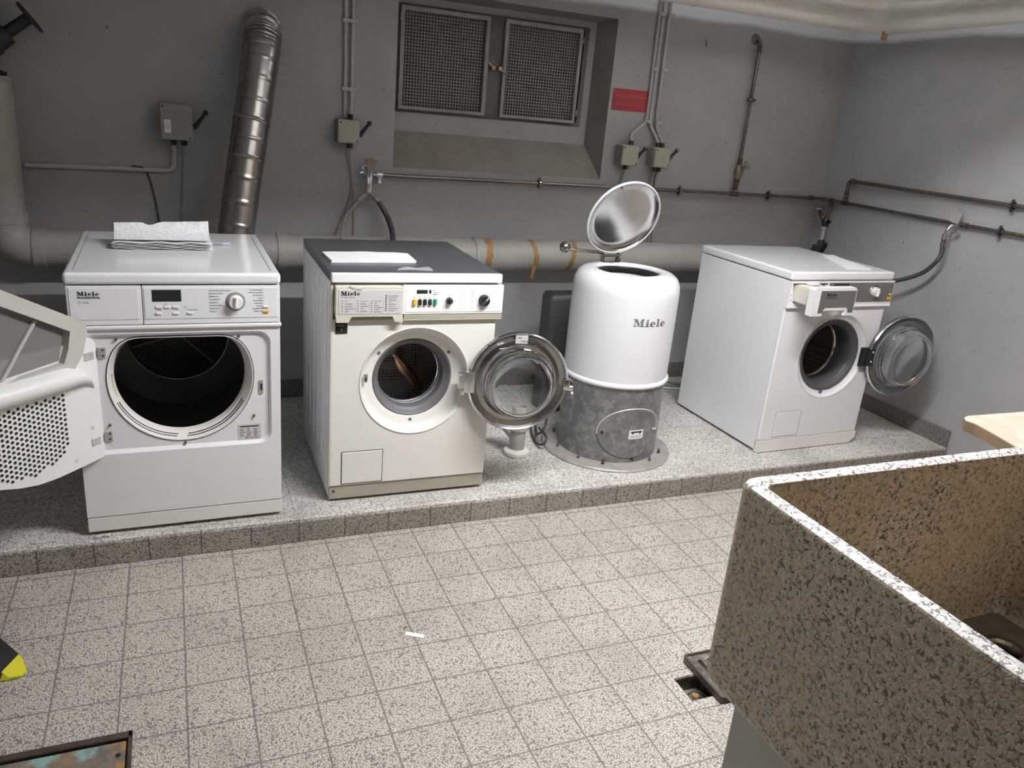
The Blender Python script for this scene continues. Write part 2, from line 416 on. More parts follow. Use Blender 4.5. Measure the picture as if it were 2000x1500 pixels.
def text_bm(txt, size, x, y, z, thick=.0004, align='LEFT', sx=1.0, bold=0.0):
    """lettering standing in the XZ plane, facing -Y"""
    cu = bpy.data.curves.new('t', 'FONT'); cu.body = txt; cu.size = size; cu.extrude = thick; cu.offset = bold
    cu.align_x = align; cu.resolution_u = 3; cu.space_line = 1.15
    o = bpy.data.objects.new('t', cu); C.objects.link(o)
    dg = bpy.context.evaluated_depsgraph_get(); dg.update()
    me = bpy.data.meshes.new_from_object(o.evaluated_get(dg))
    bm = NB(); bm.from_mesh(me)
    bpy.data.objects.remove(o); bpy.data.curves.remove(cu); bpy.data.meshes.remove(me)
    xform(bm, Matrix.Translation((x, y, z)) @ Matrix.Rotation(PI/2, 4, 'X') @ Matrix.Diagonal((sx, 1, 1, 1)))
    return bm
def merge(a, b):
    me = bpy.data.meshes.new('t'); b.to_mesh(me); b.free(); a.from_mesh(me); bpy.data.meshes.remove(me); return a
def logo_bm(w, x, y, z, thick=.0006):
    """the heavy slab-serif maker's name; w = total width, (x, z) = lower left corner"""
    def rect(a, b, c, d): return [(a, c), (b, c), (b, d), (a, d)]
    polys = []
    polys += [rect(0, .42, 0, .12), rect(.80, 1.42, 0, .12), rect(0, .4, .88, 1), rect(1.0, 1.42, .88, 1), rect(.13, .23, .1, .9), rect(.95, 1.27, .1, .9),
              [(.13, .95), (.50, .95), (.80, .22), (.62, .02)], [(.66, .02), (.76, .12), (1.06, .95), (.96, .95)]]
    X = 1.55
    polys += [rect(X, X+.56, 0, .12), rect(X+.12, X+.42, .05, .62), rect(X+.02, X+.42, .54, .66), [(X+.27+.15*math.cos(a*PI/5), .86+.12*math.sin(a*PI/5)) for a in range(10)]]
    def e(X):
        pl = []
        for a in range(0, 310, 20):
            r0, r1 = R_(a), R_(min(a+20, 315))
            th = lambda q: .12+.13*abs(math.cos(q))
            o = lambda q: (X+.38+.38*math.cos(q), .335+.345*math.sin(q))
            i = lambda q: (X+.38+(.38-th(q))*math.cos(q), .335+(.345-.09)*math.sin(q))
            pl.append([i(r0), o(r0), o(r1), i(r1)])
        pl.append(rect(X+.2, X+.72, .29, .38)); return pl
    X = 2.22; polys += e(X)
    X = 3.10; polys += [rect(X, X+.56, 0, .12), rect(X+.12, X+.42, .05, .95), rect(X, X+.42, .88, 1)]
    X = 3.78; polys += e(X)
    k = w/4.54; bm = NB()
    for p in polys:
        try:
            vs = [bm.verts.new((x+a*k, y, z+b*k)) for a, b in p]; f = bm.faces.new(vs)
            ex = bmesh.ops.extrude_face_region(bm, geom=[f], use_keep_orig=True)
            bmesh.ops.translate(bm, verts=[g for g in ex['geom'] if isinstance(g, bmesh.types.BMVert)], vec=(0, -thick, 0))
        except ValueError: pass
    return bm

# ================================================================ THE ROOM
XL, YF = -1.30, -4.2
def horiz(bm): return xform(bm, Matrix.Rotation(-PI/2, 4, 'X'))     # XZ plate -> lies flat, thickness downwards
HATCH = (-.95, -.061, -1.75, -1.065)
DRN = (1.342, 1.44, -1.378, -1.284)
bm = plate(NB(), [(XL-.1, YF-.1), (XC+.1, YF-.1), (XC+.1, YW+.1), (XL-.1, YW+.1)],
           [[(HATCH[0], HATCH[2]), (HATCH[1], HATCH[2]), (HATCH[1], HATCH[3]), (HATCH[0], HATCH[3])],
            [(DRN[0], DRN[2]), (DRN[1], DRN[2]), (DRN[1], DRN[3]), (DRN[0], DRN[3])]], 0, .12)
struct('floor', horiz(bm), 'floor')
struct('ceiling', box(NB(), XL-.1, XC+.1, YF-.1, YW+.1, CEIL, CEIL+.1), 'ceiling')
# back wall with the splayed window niche
ro = [(1.034, 1.190), (2.121, 1.190), (2.121, 1.945), (1.034, 1.945)]
ri = [(1.052, 1.350), (2.069, 1.350), (2.069, 1.930), (1.052, 1.930)]
rw = [(1.060, 1.435), (2.030, 1.435), (2.030, 1.900), (1.060, 1.900)]
NY = YW+.12
bm = plate(NB(), [(XL-.1, -.1), (XC+.1, -.1), (XC+.1, CEIL+.1), (XL-.1, CEIL+.1)], [ro], YW, YW+.118)
loft(bm, [[(a, NY, b) for a, b in ri], [(a, NY, b) for a, b in rw], [(a, NY+.09, b) for a, b in rw]], False, False)
struct('wall_back', bm, 'wall')
struct('trim_4', loft(NB(), [[(a, YW+.0005, b) for a, b in ro], [(a, NY, b) for a, b in ri]], False, False), 'revealtone')
struct('wall_right', box(NB(), XC, XC+.1, YF-.1, YW, 0, CEIL), 'wall')
struct('wall_left', box(NB(), XL-.1, XL, YF-.1, YW, 0, CEIL), 'wallplain')
struct('wall_front', box(NB(), XL, XC, YF-.1, YF, 0, CEIL), 'wallplain')
struct('wall_lightwell', merge(box(NB(), .9, 2.2, YW+.62, YW+.68, 1.2, 2.3), box(NB(), .9, 2.2, YW+.25, YW+.62, 1.36, 1.42)), 'wellwall')  # concrete wall and ledge of the light well outside the window
# plinth the machines stand on: slab and a tiled riser with a thin lip
bm = rbox(XL, XC, YE+.004, YW, 0, HP, .004, 2)
struct('trim_1', bm, 'plinth')
struct('trim_2', rbox(XL, XC, YE-.004, YE+.006, 0, HP-.006, .002, 1), 'step')
struct('baseboard_back', rbox(XL, XC, YW-.012, YW, HP, HP+.0885, .003, 1), 'skirt')
struct('baseboard_right', rbox(XC-.012, XC, YE, YW-.012, HP, HP+.0885, .003, 1), 'skirt')

# ---- window
W = struct('window_1', plate(NB(), [(1.060, 1.435), (2.030, 1.435), (2.030, 1.900), (1.060, 1.900)],
           [[(1.078, 1.452), (1.505, 1.452), (1.505, 1.888), (1.078, 1.888)], [(1.578, 1.452), (2.006, 1.452), (2.006, 1.888), (1.578, 1.888)]], NY-.006, NY+.05), 'windark')
def sash(x0, x1, z0, z1, fw, hinge_left):
    bm = plate(NB(), [(x0, z0), (x1, z0), (x1, z1), (x0, z1)], [[(x0+fw, z0+.014), (x1-fw, z0+.014), (x1-fw, z1-.018), (x0+fw, z1-.018)]], NY-.022, NY+.004)
    s = obj('window_sash', bm, 'winframe', W, False)
    bm = NB(); y = NY-.004
    a0, a1, b0, b1 = x0+fw, x1-fw, z0+.014, z1-.018
    nx = round((a1-a0)/.0142); nz = round((b1-b0)/.0142)
    for i in range(1, nx):
        x = a0+(a1-a0)*i/nx; box(bm, x-.0016, x+.0016, y-.0015, y+.0015, b0, b1)
    for i in range(1, nz):
        z = b0+(b1-b0)*i/nz; box(bm, a0, a1, y-.0030, y-.0002, z-.0016, z+.0016)
    obj('wire_mesh', bm, 'wire', s, False)
    obj('window_pane', box(NB(), a0, a1, y+.012, y+.016, b0, b1), 'pane', s, False)
    for z in (z0+.05, z1-.05):
        hx = x0-.002 if hinge_left else x1+.002
        obj('hinge', cyl(NB(), (hx, NY-.024, z-.015), (hx, NY-.024, z+.015), .005, 10), 'winframe', s)
sash(1.074, 1.502, 1.449, 1.889, .018, True)
sash(1.581, 1.990, 1.449, 1.889, .016, False)
for s, x in ((1, 1.526), (-1, 1.562)):
    bm = cyl(NB(), (x, NY-.035, 1.668), (x, NY-.004, 1.668), .010, 14)
    tube(bm, [(x, NY-.033, 1.668), (x-s*.030, NY-.036, 1.668+s*.024)], .0045, 8)
    obj('latch', bm, 'chrome_r', W)

# ---- insulated pipes under the ceiling
def runpipe(name, y, z, xc, r, label, dx=.10, tapes=()):
    pts = bend([(XL+.005, y, z), (xc, y, z), (xc-dx, y-2.2, z+.015)], .10, 10)
    bm = tube(NB(), pts, r, 24)
    for (p, q) in ((.8, 0), (2.3, 0), (3.0, 0)):
        cyl(bm, (p, y, z), (p+.012, y, z), r+.0035, 24)
    o = obj(name, bm, 'insul')
    return tag(o, label, 'pipe', None)
pA = runpipe('insulated_pipe', .575, 2.056, 3.42, .055, 'thickest cream insulated pipe bending round the corner, lowest of the bundle under the ceiling', .16)
tp = obj('tape', rbox(3.372, 3.410, .500, .504, 1.972, 2.012, .0008, 1), 'tape', pA); tp['label'] = 'square of brown tape at the bend'
runpipe('insulated_pipe', .44, 2.120, 3.29, .042, 'middle cream insulated pipe of the bundle bending round the corner under the ceiling', .16)
runpipe('insulated_pipe', .33, 2.165, 3.19, .032, 'thinnest cream insulated pipe of the bundle, nearest the ceiling', .16)

# ---- strip light above the floor (out of the picture) and the warm bulb behind the viewer
L0, L1, LY, LZ = LAMP['x0'], LAMP['x1'], LAMP['y'], LAMP['z']
t = thing('strip_light', 'white trough-shaped strip light fixed to the ceiling in front of the machines', 'lamp', (0, 0, 0))
for s in (-1, 1):      # two slanted reflector blades, open between them at the top
    prof = [(s*.085, -.058), (s*.060, .045), (s*.055, .045), (s*.080, -.058)]
    obj('reflector', loft(NB(), [[(x, LY+a, LZ+b) for a, b in prof] for x in (L0-.05, L1+.05)]), 'lampwhite', t, False)
for x in (L0-.055, L1+.050):
    obj('end_cap', loft(NB(), [[(q, LY+a, LZ+b) for a, b in ((-.085, -.058), (-.060, .045), (.060, .045), (.085, -.058))] for q in (x, x+.005)]), 'lampwhite', t, False)
for x in (L0-.053, L1+.050): obj('bracket', rbox(x, x+.003, LY-.02, LY+.02, LZ+.030, CEIL-.001, .001, 1), 'lampwhite', t)
obj('fluorescent_tube', cyl(NB(), (L0, LY, LZ), (L1, LY, LZ), .013, 12), 'tube', t)
t = thing('added_uplight', 'added fill light in an upward-facing trough near the room corner', 'lamp', (0, 0, 0))  # unseen lamp, put in to brighten the ceiling and the pipes
bx0, bx1, by, bz = FILL_UPLIGHT['x0']-.03, FILL_UPLIGHT['x1']+.03, FILL_UPLIGHT['y'], FILL_UPLIGHT['z']
bm = loft(NB(), [[(x, by+a, bz+b) for a, b in ((-.06, .012), (-.045, -.030), (.045, -.030), (.06, .012), (.057, .012), (.043, -.027), (-.043, -.027), (-.057, .012))] for x in (bx0, bx1)])
obj('trough', bm, 'lampwhite', t, False)
for x in (bx0-.003, bx1): obj('end_plate', rbox(x, x+.003, by-.045, by+.045, bz-.030, CEIL-.001, .001, 1), 'lampwhite', t)
for x in (FILL_UPLIGHT['x0']-.012, FILL_UPLIGHT['x1']): obj('tube_holder', rbox(x, x+.012, by-.016, by+.016, bz-.0268, bz+.016, .003), 'lampwhite', t)
obj('fluorescent_tube', cyl(NB(), (FILL_UPLIGHT['x0'], FILL_UPLIGHT['y'], FILL_UPLIGHT['z']), (FILL_UPLIGHT['x1'], FILL_UPLIGHT['y'], FILL_UPLIGHT['z']), .013, 12), 'tube2', t)
t = thing('ceiling_bulb', 'bare warm bulb in a black holder hanging from the ceiling', 'lamp', BULB['pos'])
obj('bulb_holder', merge(cyl(NB(), (0, 0, .03), (0, 0, .08), .02, 16), cyl(NB(), (0, 0, .08), (0, 0, CEIL-BULB['pos'][2]-.001), .004, 8)), 'black', t)
obj('bulb_glass', lathe(NB(), [(0, -.045), (.02, -.04), (.03, -.02), (.028, 0), (.016, .025), (.014, .032), (0, .032)], n=20), 'bulb', t)

# ================================================================ PIPES AND FITTINGS
DY, DZ = .824, .812
t = thing('drain_pipe', 'thick off-white drain pipe running low along the wall behind the machines', 'pipe')
pts = bend([(-.515, DY, 1.44), (-.515, DY, DZ), (3.38, DY, DZ), (3.38, DY, HP+.001)], .105, 12)
obj('pipe', tube(NB(), pts, .0745, 40), 'pipe_w', t)
for x in (-.405, .52, 1.435):
    obj('coupling', lathe(NB(), [(.0745, -.022), (.080, -.020), (.081, 0), (.080, .020), (.0745, .022)], (x, DY, DZ), 'x', 40), 'pipe_w', t)
obj('coupling', lathe(NB(), [(.0745, -.02), (.080, -.018), (.080, .018), (.0745, .02)], (-.515, DY, .93), 'z', 40), 'pipe_w', t)
obj('coupling', lathe(NB(), [(.060, .0), (.0765, .0), (.0765, -.02), (.0745, -.022)], (-.515, DY, 1.445), 'z', 40), 'pipe_w', t)
for x, wd, sl in ((1.482, .016, .004), (1.722, .014, -.012), (1.935, .013, .018)):
    loops = []
    for q in (-wd, wd):
        loops.append([(x+q+sl*math.sin(a*2*PI/40+.4)+.003*math.sin(a*1.7), DY+.0757*math.cos(a*2*PI/40), DZ+.0757*math.sin(a*2*PI/40)) for a in range(40)])
    o = obj('tape_band', loft(NB(), loops, False, False), 'tape', t); o['label'] = 'brown tape wound round the pipe'
bm = tube(NB(), smooth_path([(1.722, DY-.076, .775), (1.716, DY-.072, .735), (1.712, DY-.070, .705)]), [.010]*12+[.004], 8, sx=.3)
obj('tape_end', bm, 'tape', t)

# the dark valve on top of the left pipe
t = thing('gate_valve', 'black iron valve with a handwheel crowning the upright thick white pipe', 'valve', (-.515, DY, 1.446))
bm = lathe(NB(), [(0, 0), (.062, 0), (.062, .012), (.04, .02), (.035, .06), (.06, .075), (.07, .10), (.07, .14), (.055, .17), (.03, .18), (.03, .22), (.06, .235), (.06, .25), (0, .25)], n=24)
obj('valve_body', bm, 'soot', t)
d = Vector((.80, .03, .62)).normalized(); p0 = Vector((.035, -.01, .115))
bm = tube(NB(), [p0-d*.03, p0+d*.055, p0+d*.056, p0+d*.15], [.044, .040, .021, .020], 16)
obj('stem', bm, 'soot', t)
bm = NB(); lathe(bm, [(.018, -.006), (.018, .006), (0, .006)], n=16)
ring = [(.054*math.cos(a*PI/16), .054*math.sin(a*PI/16), 0) for a in range(33)]
tube(bm, ring, .006, 8)
for a in range(4): tube(bm, [(0, 0, 0), (.054*math.cos(a*PI/2), .054*math.sin(a*PI/2), 0)], .0045, 6)
xform(bm, Matrix.Translation(p0+d*.152) @ d.to_track_quat('Z', 'Y').to_matrix().to_4x4())
obj('handwheel', bm, 'soot', t)
t = thing('bracket', 'pale bracket fixed to the wall above the black iron valve', 'bracket', (-.52, YW, 1.66))
obj('bracket_plate', rbox(-.03, .055, -.05, 0, 0, .11, .003), 'conduit', t)

# foil exhaust duct
bm = NB(); path = smooth_path([(.30, .585, .74), (.308, .60, .84), (.324, .62, .949), (.355, .66, 1.132), (.383, .70, 1.28), (.411, .74, 1.427), (.440, .783, 1.585), (.452, .815, 1.655), (.459, .87, 1.70), (.462, .922, 1.715)], 26)
rs = []
for i, p in enumerate(path):
    f = i/len(path)
    crush = .006*math.sin(i*1.35)*max(0, (f-.70))/.3+.0025*math.sin(i*.9)*(1 if f < .1 else 0)
    rs.append(.0695+.003*f+(.0012 if i % 2 else -.0012)+(.0022 if i % 13 == 0 else 0)+crush)
duct = obj('exhaust_duct', tube(bm, path, rs, 36), 'foil', None, True, ang=75)
tag(duct, 'silver foil exhaust hose rising from behind the dryer into the wall', 'duct')

# ---- water pipes
PZ = 1.156; PY = YW-.030
def clamp(par, p, axis, wall):      # ring of black rubber with a steel band, on a stud to the wall
    bm = lathe(NB(), [(.0095, -.009), (.017, -.009), (.017, .009), (.0095, .009)], p, axis, 20)
    o = obj('pipe_clamp', bm, 'black', par)
    bm = lathe(NB(), [(.0172, -.006), (.0185, -.006), (.0185, .006), (.0172, .006)], p, axis, 20)
    q = Vector(p)
    wv = {'y': Vector((0, 1, 0)), 'x': Vector((1, 0, 0))}[wall]
    dist = (YW-q.y) if wall == 'y' else (XC-q.x)
    cyl(bm, q+wv*.014, q+wv*dist, .004, 8)
    up = Vector((0, 0, 1)) if axis != 'z' else Vector((1, 0, 0))
    for s in (-1, 1):
        a = q+up*s*.022; bm2 = box(NB(), -.006, .006, -.006, .006, -.006, .006, .001, 1)
        xform(bm2, Matrix.Translation(a)); merge(bm, bm2)
    obj('band', bm, 'chrome_r', o)
    return o
def fits(par, *specs):
    for sp in specs:
        b_ = NB(); fitting(b_, *sp); obj('pipe_fitting', b_, 'rustbrass', par)
def fitting(bm, p, axis, ln=.03, r=.0135, n=10):
    lathe(bm, [(0, -ln/2), (r, -ln/2), (r, -ln/2+.007), (r*.85, -ln/2+.008), (r*.85, ln/2-.008), (r, ln/2-.007), (r, ln/2), (0, ln/2)], p, axis, n)
t = thing('water_pipe', 'thin metal water pipe running along the back wall below the window', 'pipe')
obj('pipe', cyl(NB(), (.955, PY, PZ), (XC-.045, PY, PZ), .0088, 14), 'copper', t)
for x in (1.77, 2.595, 3.188): clamp(t, (x, PY, PZ), 'x', 'y')
fits(t, ((3.50, PY, PZ), 'x', .03), ((2.955, PY, PZ), 'x', .045))
t = thing('water_pipe', 'upright metal pipe with a brass valve, ending in a rosette near the wall top', 'pipe')
px = 2.957
pts = bend([(px, PY, PZ+.0145), (px, PY, 1.90), (px, PY, 1.935), (px-.012, YW, 1.945)], .02, 6)
obj('pipe', tube(NB(), pts, .0088, 14), 'copper', t)
fits(t, ((px, PY, 1.195), 'z', .035), ((px, PY, 1.232), 'z', .03, .015), ((px, PY, 1.90), 'z', .03, .0125), ((px, PY, 1.33), 'z', .03, .0125))
obj('wall_rosette', lathe(NB(), [(0, -.012), (.020, -.010), (.027, 0), (0, 0)], (px-.014, YW, 1.945), 'y', 24), 'copper', t)
bm = lathe(NB(), [(0, -.035), (.014, -.035), (.017, -.02), (.021, -.008), (.021, .008), (.017, .02), (.014, .035), (0, .035)], (px, PY, 1.272), 'z', 16)
tube(bm, [(px, PY, 1.272), (px+.016, PY-.022, 1.302)], [.012, .009], 12)
v_ = obj('valve', bm, 'brass', t)
d = Vector((.5, -.66, .6)).normalized()
bm = lathe(NB(), [(0, 0), (.006, 0), (.008, .010), (.021, .012), (.024, .018), (.022, .026), (.010, .029), (0, .029)], n=8)
xform(bm, Matrix.Translation((px+.016, PY-.022, 1.302)) @ d.to_track_quat('Z', 'Y').to_matrix().to_4x4())
obj('valve_handle', bm, 'olive', v_)
clamp(t, (px, PY, 1.647), 'z', 'y')
# right wall pipes
QX = XC-.030
t = thing('water_pipe', 'lower of the two metal pipes on the side wall, carrying the tap', 'pipe')
pts = bend([(XC-.045, PY, PZ), (QX, PY, PZ), (QX, -1.6, PZ)], .02, 5)
obj('pipe', tube(NB(), pts, .0092, 14), 'copper', t)
fits(t, *[((QX, y, PZ), 'y', .032) for y in (.86, .80, .70, -.075)])
clamp(t, (QX, -.262, PZ), 'y', 'x')
t = thing('water_pipe', 'upper of the two metal pipes on the side wall, bent down near the corner', 'pipe')
pts = bend([(QX, .70, PZ+.0145), (QX, .70, 1.277), (QX, -1.6, 1.277)], .02, 6)
obj('pipe', tube(NB(), pts, .0105, 14), 'copper', t)
fits(t, ((QX, .70, 1.195), 'z', .035, .012), ((QX, .672, 1.277), 'y', .022, .0145))
clamp(t, (QX, -.285, 1.277), 'y', 'x')
# stop valve in the corner with a dark tap below it
t = thing('stop_valve', 'tarnished valve with an oval wheel hanging from the pipe in the room corner', 'valve', (QX, .80, PZ))
bm = tube(NB(), [(0, 0, -.01), (-.003, 0, -.055), (-.008, 0, -.095)], .0085, 12)
fitting(bm, (0, 0, -.03), 'z', .02, .0125)
obj('pipe', bm, 'rustbrass', t)
bm = lathe(NB(), [(0, .03), (.013, .03), (.02, .012), (.022, 0), (.02, -.012), (.013, -.03), (0, -.03)], (-.012, 0, -.125), 'z', 14)
tube(bm, [(-.012, 0, -.125), (-.030, .03, -.085), (-.034, .045, -.06)], [.013, .010, .006], 10)
tube(bm, [(-.012, 0, -.12), (-.02, -.045, -.115)], [.011, .007], 10)
obj('valve_body', bm, 'soot', t)
bm = NB(); ring = [(.030*math.cos(a*PI/12), .030*math.sin(a*PI/12), 0) for a in range(25)]; tube(bm, ring, .0042, 8)
for a in range(3): tube(bm, [(0, 0, 0), (.03*math.cos(a*2*PI/3), .03*math.sin(a*2*PI/3), 0)], .003, 6)
d = Vector((-.35, .25, .9)).normalized()
xform(bm, Matrix.Translation((-.036, .05, -.055)) @ d.to_track_quat('Z', 'Y').to_matrix().to_4x4())
obj('handwheel', bm, 'brass', t)
obj('pipe_stub', lathe(NB(), [(.012, -.145), (.016, -.147), (.016, -.165), (.011, -.168), (.011, -.235)], (-.014, 0, 0), 'z', 14), 'conduit', t)
bm = NB()
tube(bm, smooth_path([(-.014, 0, -.23), (-.02, -.01, -.26), (-.035, .01, -.30), (-.02, .02, -.42)]), .02, 10)
tube(bm, smooth_path([(-.03, -.02, -.24), (-.06, .0, -.27), (-.06, .02, -.33), (-.04, .03, -.42)]), .009, 8)
tube(bm, smooth_path([(.0, -.03, -.24), (.012, -.01, -.27), (.005, .02, -.33), (.0, .03, -.42)]), .008, 8)
tube(bm, [(-.065, .0, -.262), (.012, -.02, -.255)], .011, 8)
obj('old_fitting', bm, 'soot', t)

# tap feeding the middle washer
t = thing('water_tap', 'chrome tap below the window niche with two hoses screwed on', 'tap', (.912, YW, 0))
bm = lathe(NB(), [(0, 0), (.03, 0), (.03, -.006), (.014, -.012), (.012, -.05), (0, -.05)], (0, 0, 1.165), 'y', 20)
lathe(bm, [(0, .03), (.014, .03), (.018, .015), (.018, -.015), (.015, -.03), (.016, -.04), (.016, -.06), (.012, -.062), (.012, -.075), (0, -.075)], (0, -.06, 1.155), 'z', 18)
tube(bm, [(.0, -.06, 1.16), (.045, -.034, 1.156)], .010, 12)
obj('tap_body', bm, 'chrome', t)
bm = plate(NB(), [(-.012, 1.178), (.012, 1.178), (.030, 1.222), (.0, 1.232), (-.026, 1.226)], [circle(.0, 1.208, .005, 12)], -.088, -.070)
obj('tap_handle', bm, 'chrome_r', t)
bm = lathe(NB(), [(.010, -.014), (.017, -.014), (.017, .014), (.010, .014)], (.052, -.03, 1.156), 'x', 16)
box(bm, .044, .062, -.044, -.026, 1.118, 1.142, .003)
obj('union_nut', bm, 'chrome', t)
bm = NB()
for s in (-1, 1):
    tube(bm, [(0, -.06, 1.082), (s*.022, -.06, 1.062)], .009, 10)
    tube(bm, [(s*.022, -.06, 1.062), (s*.045, -.061, 1.042)], .0145, 8)
obj('hose_splitter', bm, 'cable', t)
def hose(pts, r, m, label, cat='hose', name='water_hose', n=12, sub=10):
    o = obj(name, tube(NB(), smooth_path(pts, sub), r, n), m); return tag(o, label, cat)
hose([(.870, YW-.061, 1.045), (.835, .852, 1.008), (.797, .815, .965), (.772, .745, .915), (.762, .68, .86), (.77, .60, .70), (.80, .485, .60)], .0085, 'hose_g', 'thin grey hose curving down from the chrome tap behind the grey-topped washer')
hose([(.954, YW-.061, 1.045), (.975, .850, 1.012), (.996, .815, .965), (.998, .745, .915), (.985, .68, .86), (.96, .60, .70), (.93, .485, .60)], .0125, 'hose', 'thicker black hose looping down from the chrome tap behind the grey-topped washer')

# tap on the right wall feeding the right washer
t = thing('water_tap', 'tap with a flat grey handle on the side wall above the corner washer', 'tap', (0, 0, 0))
ty = -.045
bm = tube(NB(), smooth_path([(QX, ty, PZ), (QX-.03, ty+.005, PZ-.004), (QX-.05, ty+.012, PZ-.03), (QX-.052, ty+.015, PZ-.052)]), .0085, 12)
lathe(bm, [(.008, .012), (.0155, .012), (.0155, -.012), (.008, -.012)], (QX-.052, ty+.015, PZ-.064), 'z', 12)
lathe(bm, [(0, -.012), (.009, -.012), (.009, .012), (0, .012)], (QX-.035, ty-.018, PZ-.032), 'y', 12)
obj('tap_body', bm, 'chrome', t)
bm = plate(NB(), [(-.022, .0), (.018, -.012), (.028, .038), (.0, .058), (-.024, .040)], [], -.006, .006)
xform(bm, Matrix.Translation((QX-.035, ty+.0, PZ+.012)) @ Matrix.Rotation(R_(-62), 4, 'Z'))
obj('tap_handle', bm, 'box_d', t)
hx = QX-.052; hy = ty+.015
obj_h = hose([(hx, hy, PZ-.075), (hx, hy-.002, PZ-.12), (3.49, -.045, .985), (3.475, .02, .90), (3.43, .16, .825), (3.36, .33, .76), (3.27, .47, .70), (3.19, .55, .60)], .0105, 'hose', 'black inlet hose sagging from the side wall tap to behind the corner washer')
bm = lathe(NB(), [(.0095, 0), (.0125, 0), (.0125, -.035), (.0095, -.035)], (hx, hy, PZ-.078), 'z', 12)
obj('hose_ferrule', bm, 'chrome_r', obj_h)

# ---- switch boxes
def switch_box(name, label, x, z, wd, ht, dp, cover, glands, side=True, group=None):
    t = thing(name, label, 'switch', (x, YW, z), 0)
    obj('box_back', rbox(0, wd, -dp+.014, 0, 0, ht, .008, 3), 'box_d', t)
    c = obj('cover', rbox(.001, wd-.001, -dp, -dp+.015, .001, ht-.001, .006, 3), cover, t)
    for a, b in ((.013, ht-.012), (wd-.012, .012)):
        obj('cover_screw', lathe(NB(), [(0, -.001), (.0038, -.001), (.0038, .001), (0, .001)], (a, -dp, b), 'y', 10), 'black', c)
    z0 = ht*.40
    bm = cyl(NB(), (wd-.002, -dp*.55, z0), (wd+.008, -dp*.55, z0), .011, 16)
    k = 1.0 if wd < .11 else 1.15
    tube(bm, [(wd+.006, -dp*.55, z0-.006), (wd+.040*k, -dp*.75, z0+.044*k)], [.0105, .0068], 10)
    lathe(bm, [(0, -.011), (.008, -.0095), (.0115, 0), (.008, .0095), (0, .011)], (wd+.044*k, -dp*.77, z0+.050*k), 'z', 12)
    obj('switch_lever', bm, 'black', t)
    for gx, up in glands:
        zz = (ht-.002, ht+.022) if up else (.002, -.022)
        obj('cable_gland', lathe(NB(), [(0, zz[0]), (.012, zz[0]), (.012, zz[1]), (.009, zz[1]), (0, zz[1])], (gx, -dp*.45, 0), 'z', 8), 'black', t)
    return t
b1 = switch_box('switch_box', 'large grey switch box with a small white sticker beside the foil duct', .056, 1.255, .123, .141, .10, 'box_d', [(.048, 0), (.088, 0)])
s_ = obj('sticker', rbox(.016, .040, -.1008, -.0998, .028, .078, .0002, 1), 'paper', b1); s_['label'] = 'small white sticker with a round symbol'
bm = lathe(NB(), [(.0075, -.0004), (.0095, -.0004), (.0095, .0004), (.0075, .0004)], (.028, -.1012, .052), 'y', 20)
merge(bm, text_bm('M', .009, .0245, -.1012, .0485)); box(bm, .018, .038, -.1014, -.1010, .069, .0705)
obj('sticker_print', bm, 'greyink', s_)
switch_box('switch_box', 'olive-grey switch box at the foot of two conduits, above the chrome tap', .765, 1.287, .097, .100, .082, 'box_g', [(.062, 1), (.062, 0)], group=None)
switch_box('switch_box', 'olive-grey switch box directly below the red sign, fed by one bent conduit', 2.188, 1.271, .097, .100, .082, 'box_g', [(.070, 1), (.050, 0)])
switch_box('switch_box', 'olive-grey switch box next to the one below the red sign, fed by two conduits', 2.378, 1.271, .097, .100, .082, 'box_g', [(.040, 1), (.064, 1), (.040, 0), (.062, 0)])

# ---- conduits and cables on the wall
def conduit(pts, label, r=.0088, m='conduit', clips=(), clipx=None, br=.03, name='conduit', cat='conduit'):
    o = obj(name, tube(NB(), bend(pts, br, 6), r, 12), m)
    tag(o, label, cat)
    for (x, z) in clips:
        obj('conduit_clip', rbox(x-.016, x+.016, YW-.024, YW-.001, z-.008, z+.008, .003), m, o)
    return o
cy = YW-.011
conduit([(-.44, cy, 1.120), (.098, cy, 1.126), (.104, cy-.01, 1.20), (.104, YW-.045, 1.236)], 'grey conduit running along the dark wall into the large switch box', .0098)
conduit([(.826-.024, cy, CEIL-.002), (.808, cy, 1.392)], 'conduit running straight down into the switch box above the chrome tap', .0078, clips=[(.806, 2.02), (.806, 1.786), (.807, 1.512)])
conduit([(.836, cy, CEIL-.002), (.836, cy, 1.46), (.829, YW-.037, 1.405)], 'conduit nearer the window of the pair above the chrome tap, ending in a black gland', .0078, clips=[(.838, 2.02), (.838, 1.786), (.838, 1.512)])
conduit([(2.335, cy, CEIL-.002), (2.345, cy, 1.49), (2.258, cy-.01, 1.42), (2.258, YW-.037, 1.39)], 'conduit beside the red sign, bent toward the switch box below the sign', .0082, clips=[(2.352, 1.994), (2.354, 1.742), (2.355, 1.492)])
conduit([(2.356, cy, CEIL-.002), (2.365, cy, 1.48), (2.412, cy-.01, 1.415), (2.418, YW-.037, 1.39)], 'conduit squeezed between two others beside the red sign', .0082)
conduit([(2.390, cy, CEIL-.002), (2.402, cy, 1.48), (2.436, cy-.01, 1.415), (2.442, YW-.037, 1.39)], 'conduit farthest from the red sign of the three beside it', .0082, clips=[(2.404, 1.994), (2.410, 1.742), (2.415, 1.492)])
def cable(pts, r, label, m='cable', sub=8):
    o = obj('cable', tube(NB(), smooth_path(pts, sub), r, 8), m); return tag(o, label, 'cable')
cable([(.144, YW-.045, 1.236), (.140, YW-.014, 1.19), (.134, YW-.006, 1.10), (.122, YW-.006, .95), (.118, YW-.006, .80)], .0048, 'grey cable hanging straight down from the large switch box')
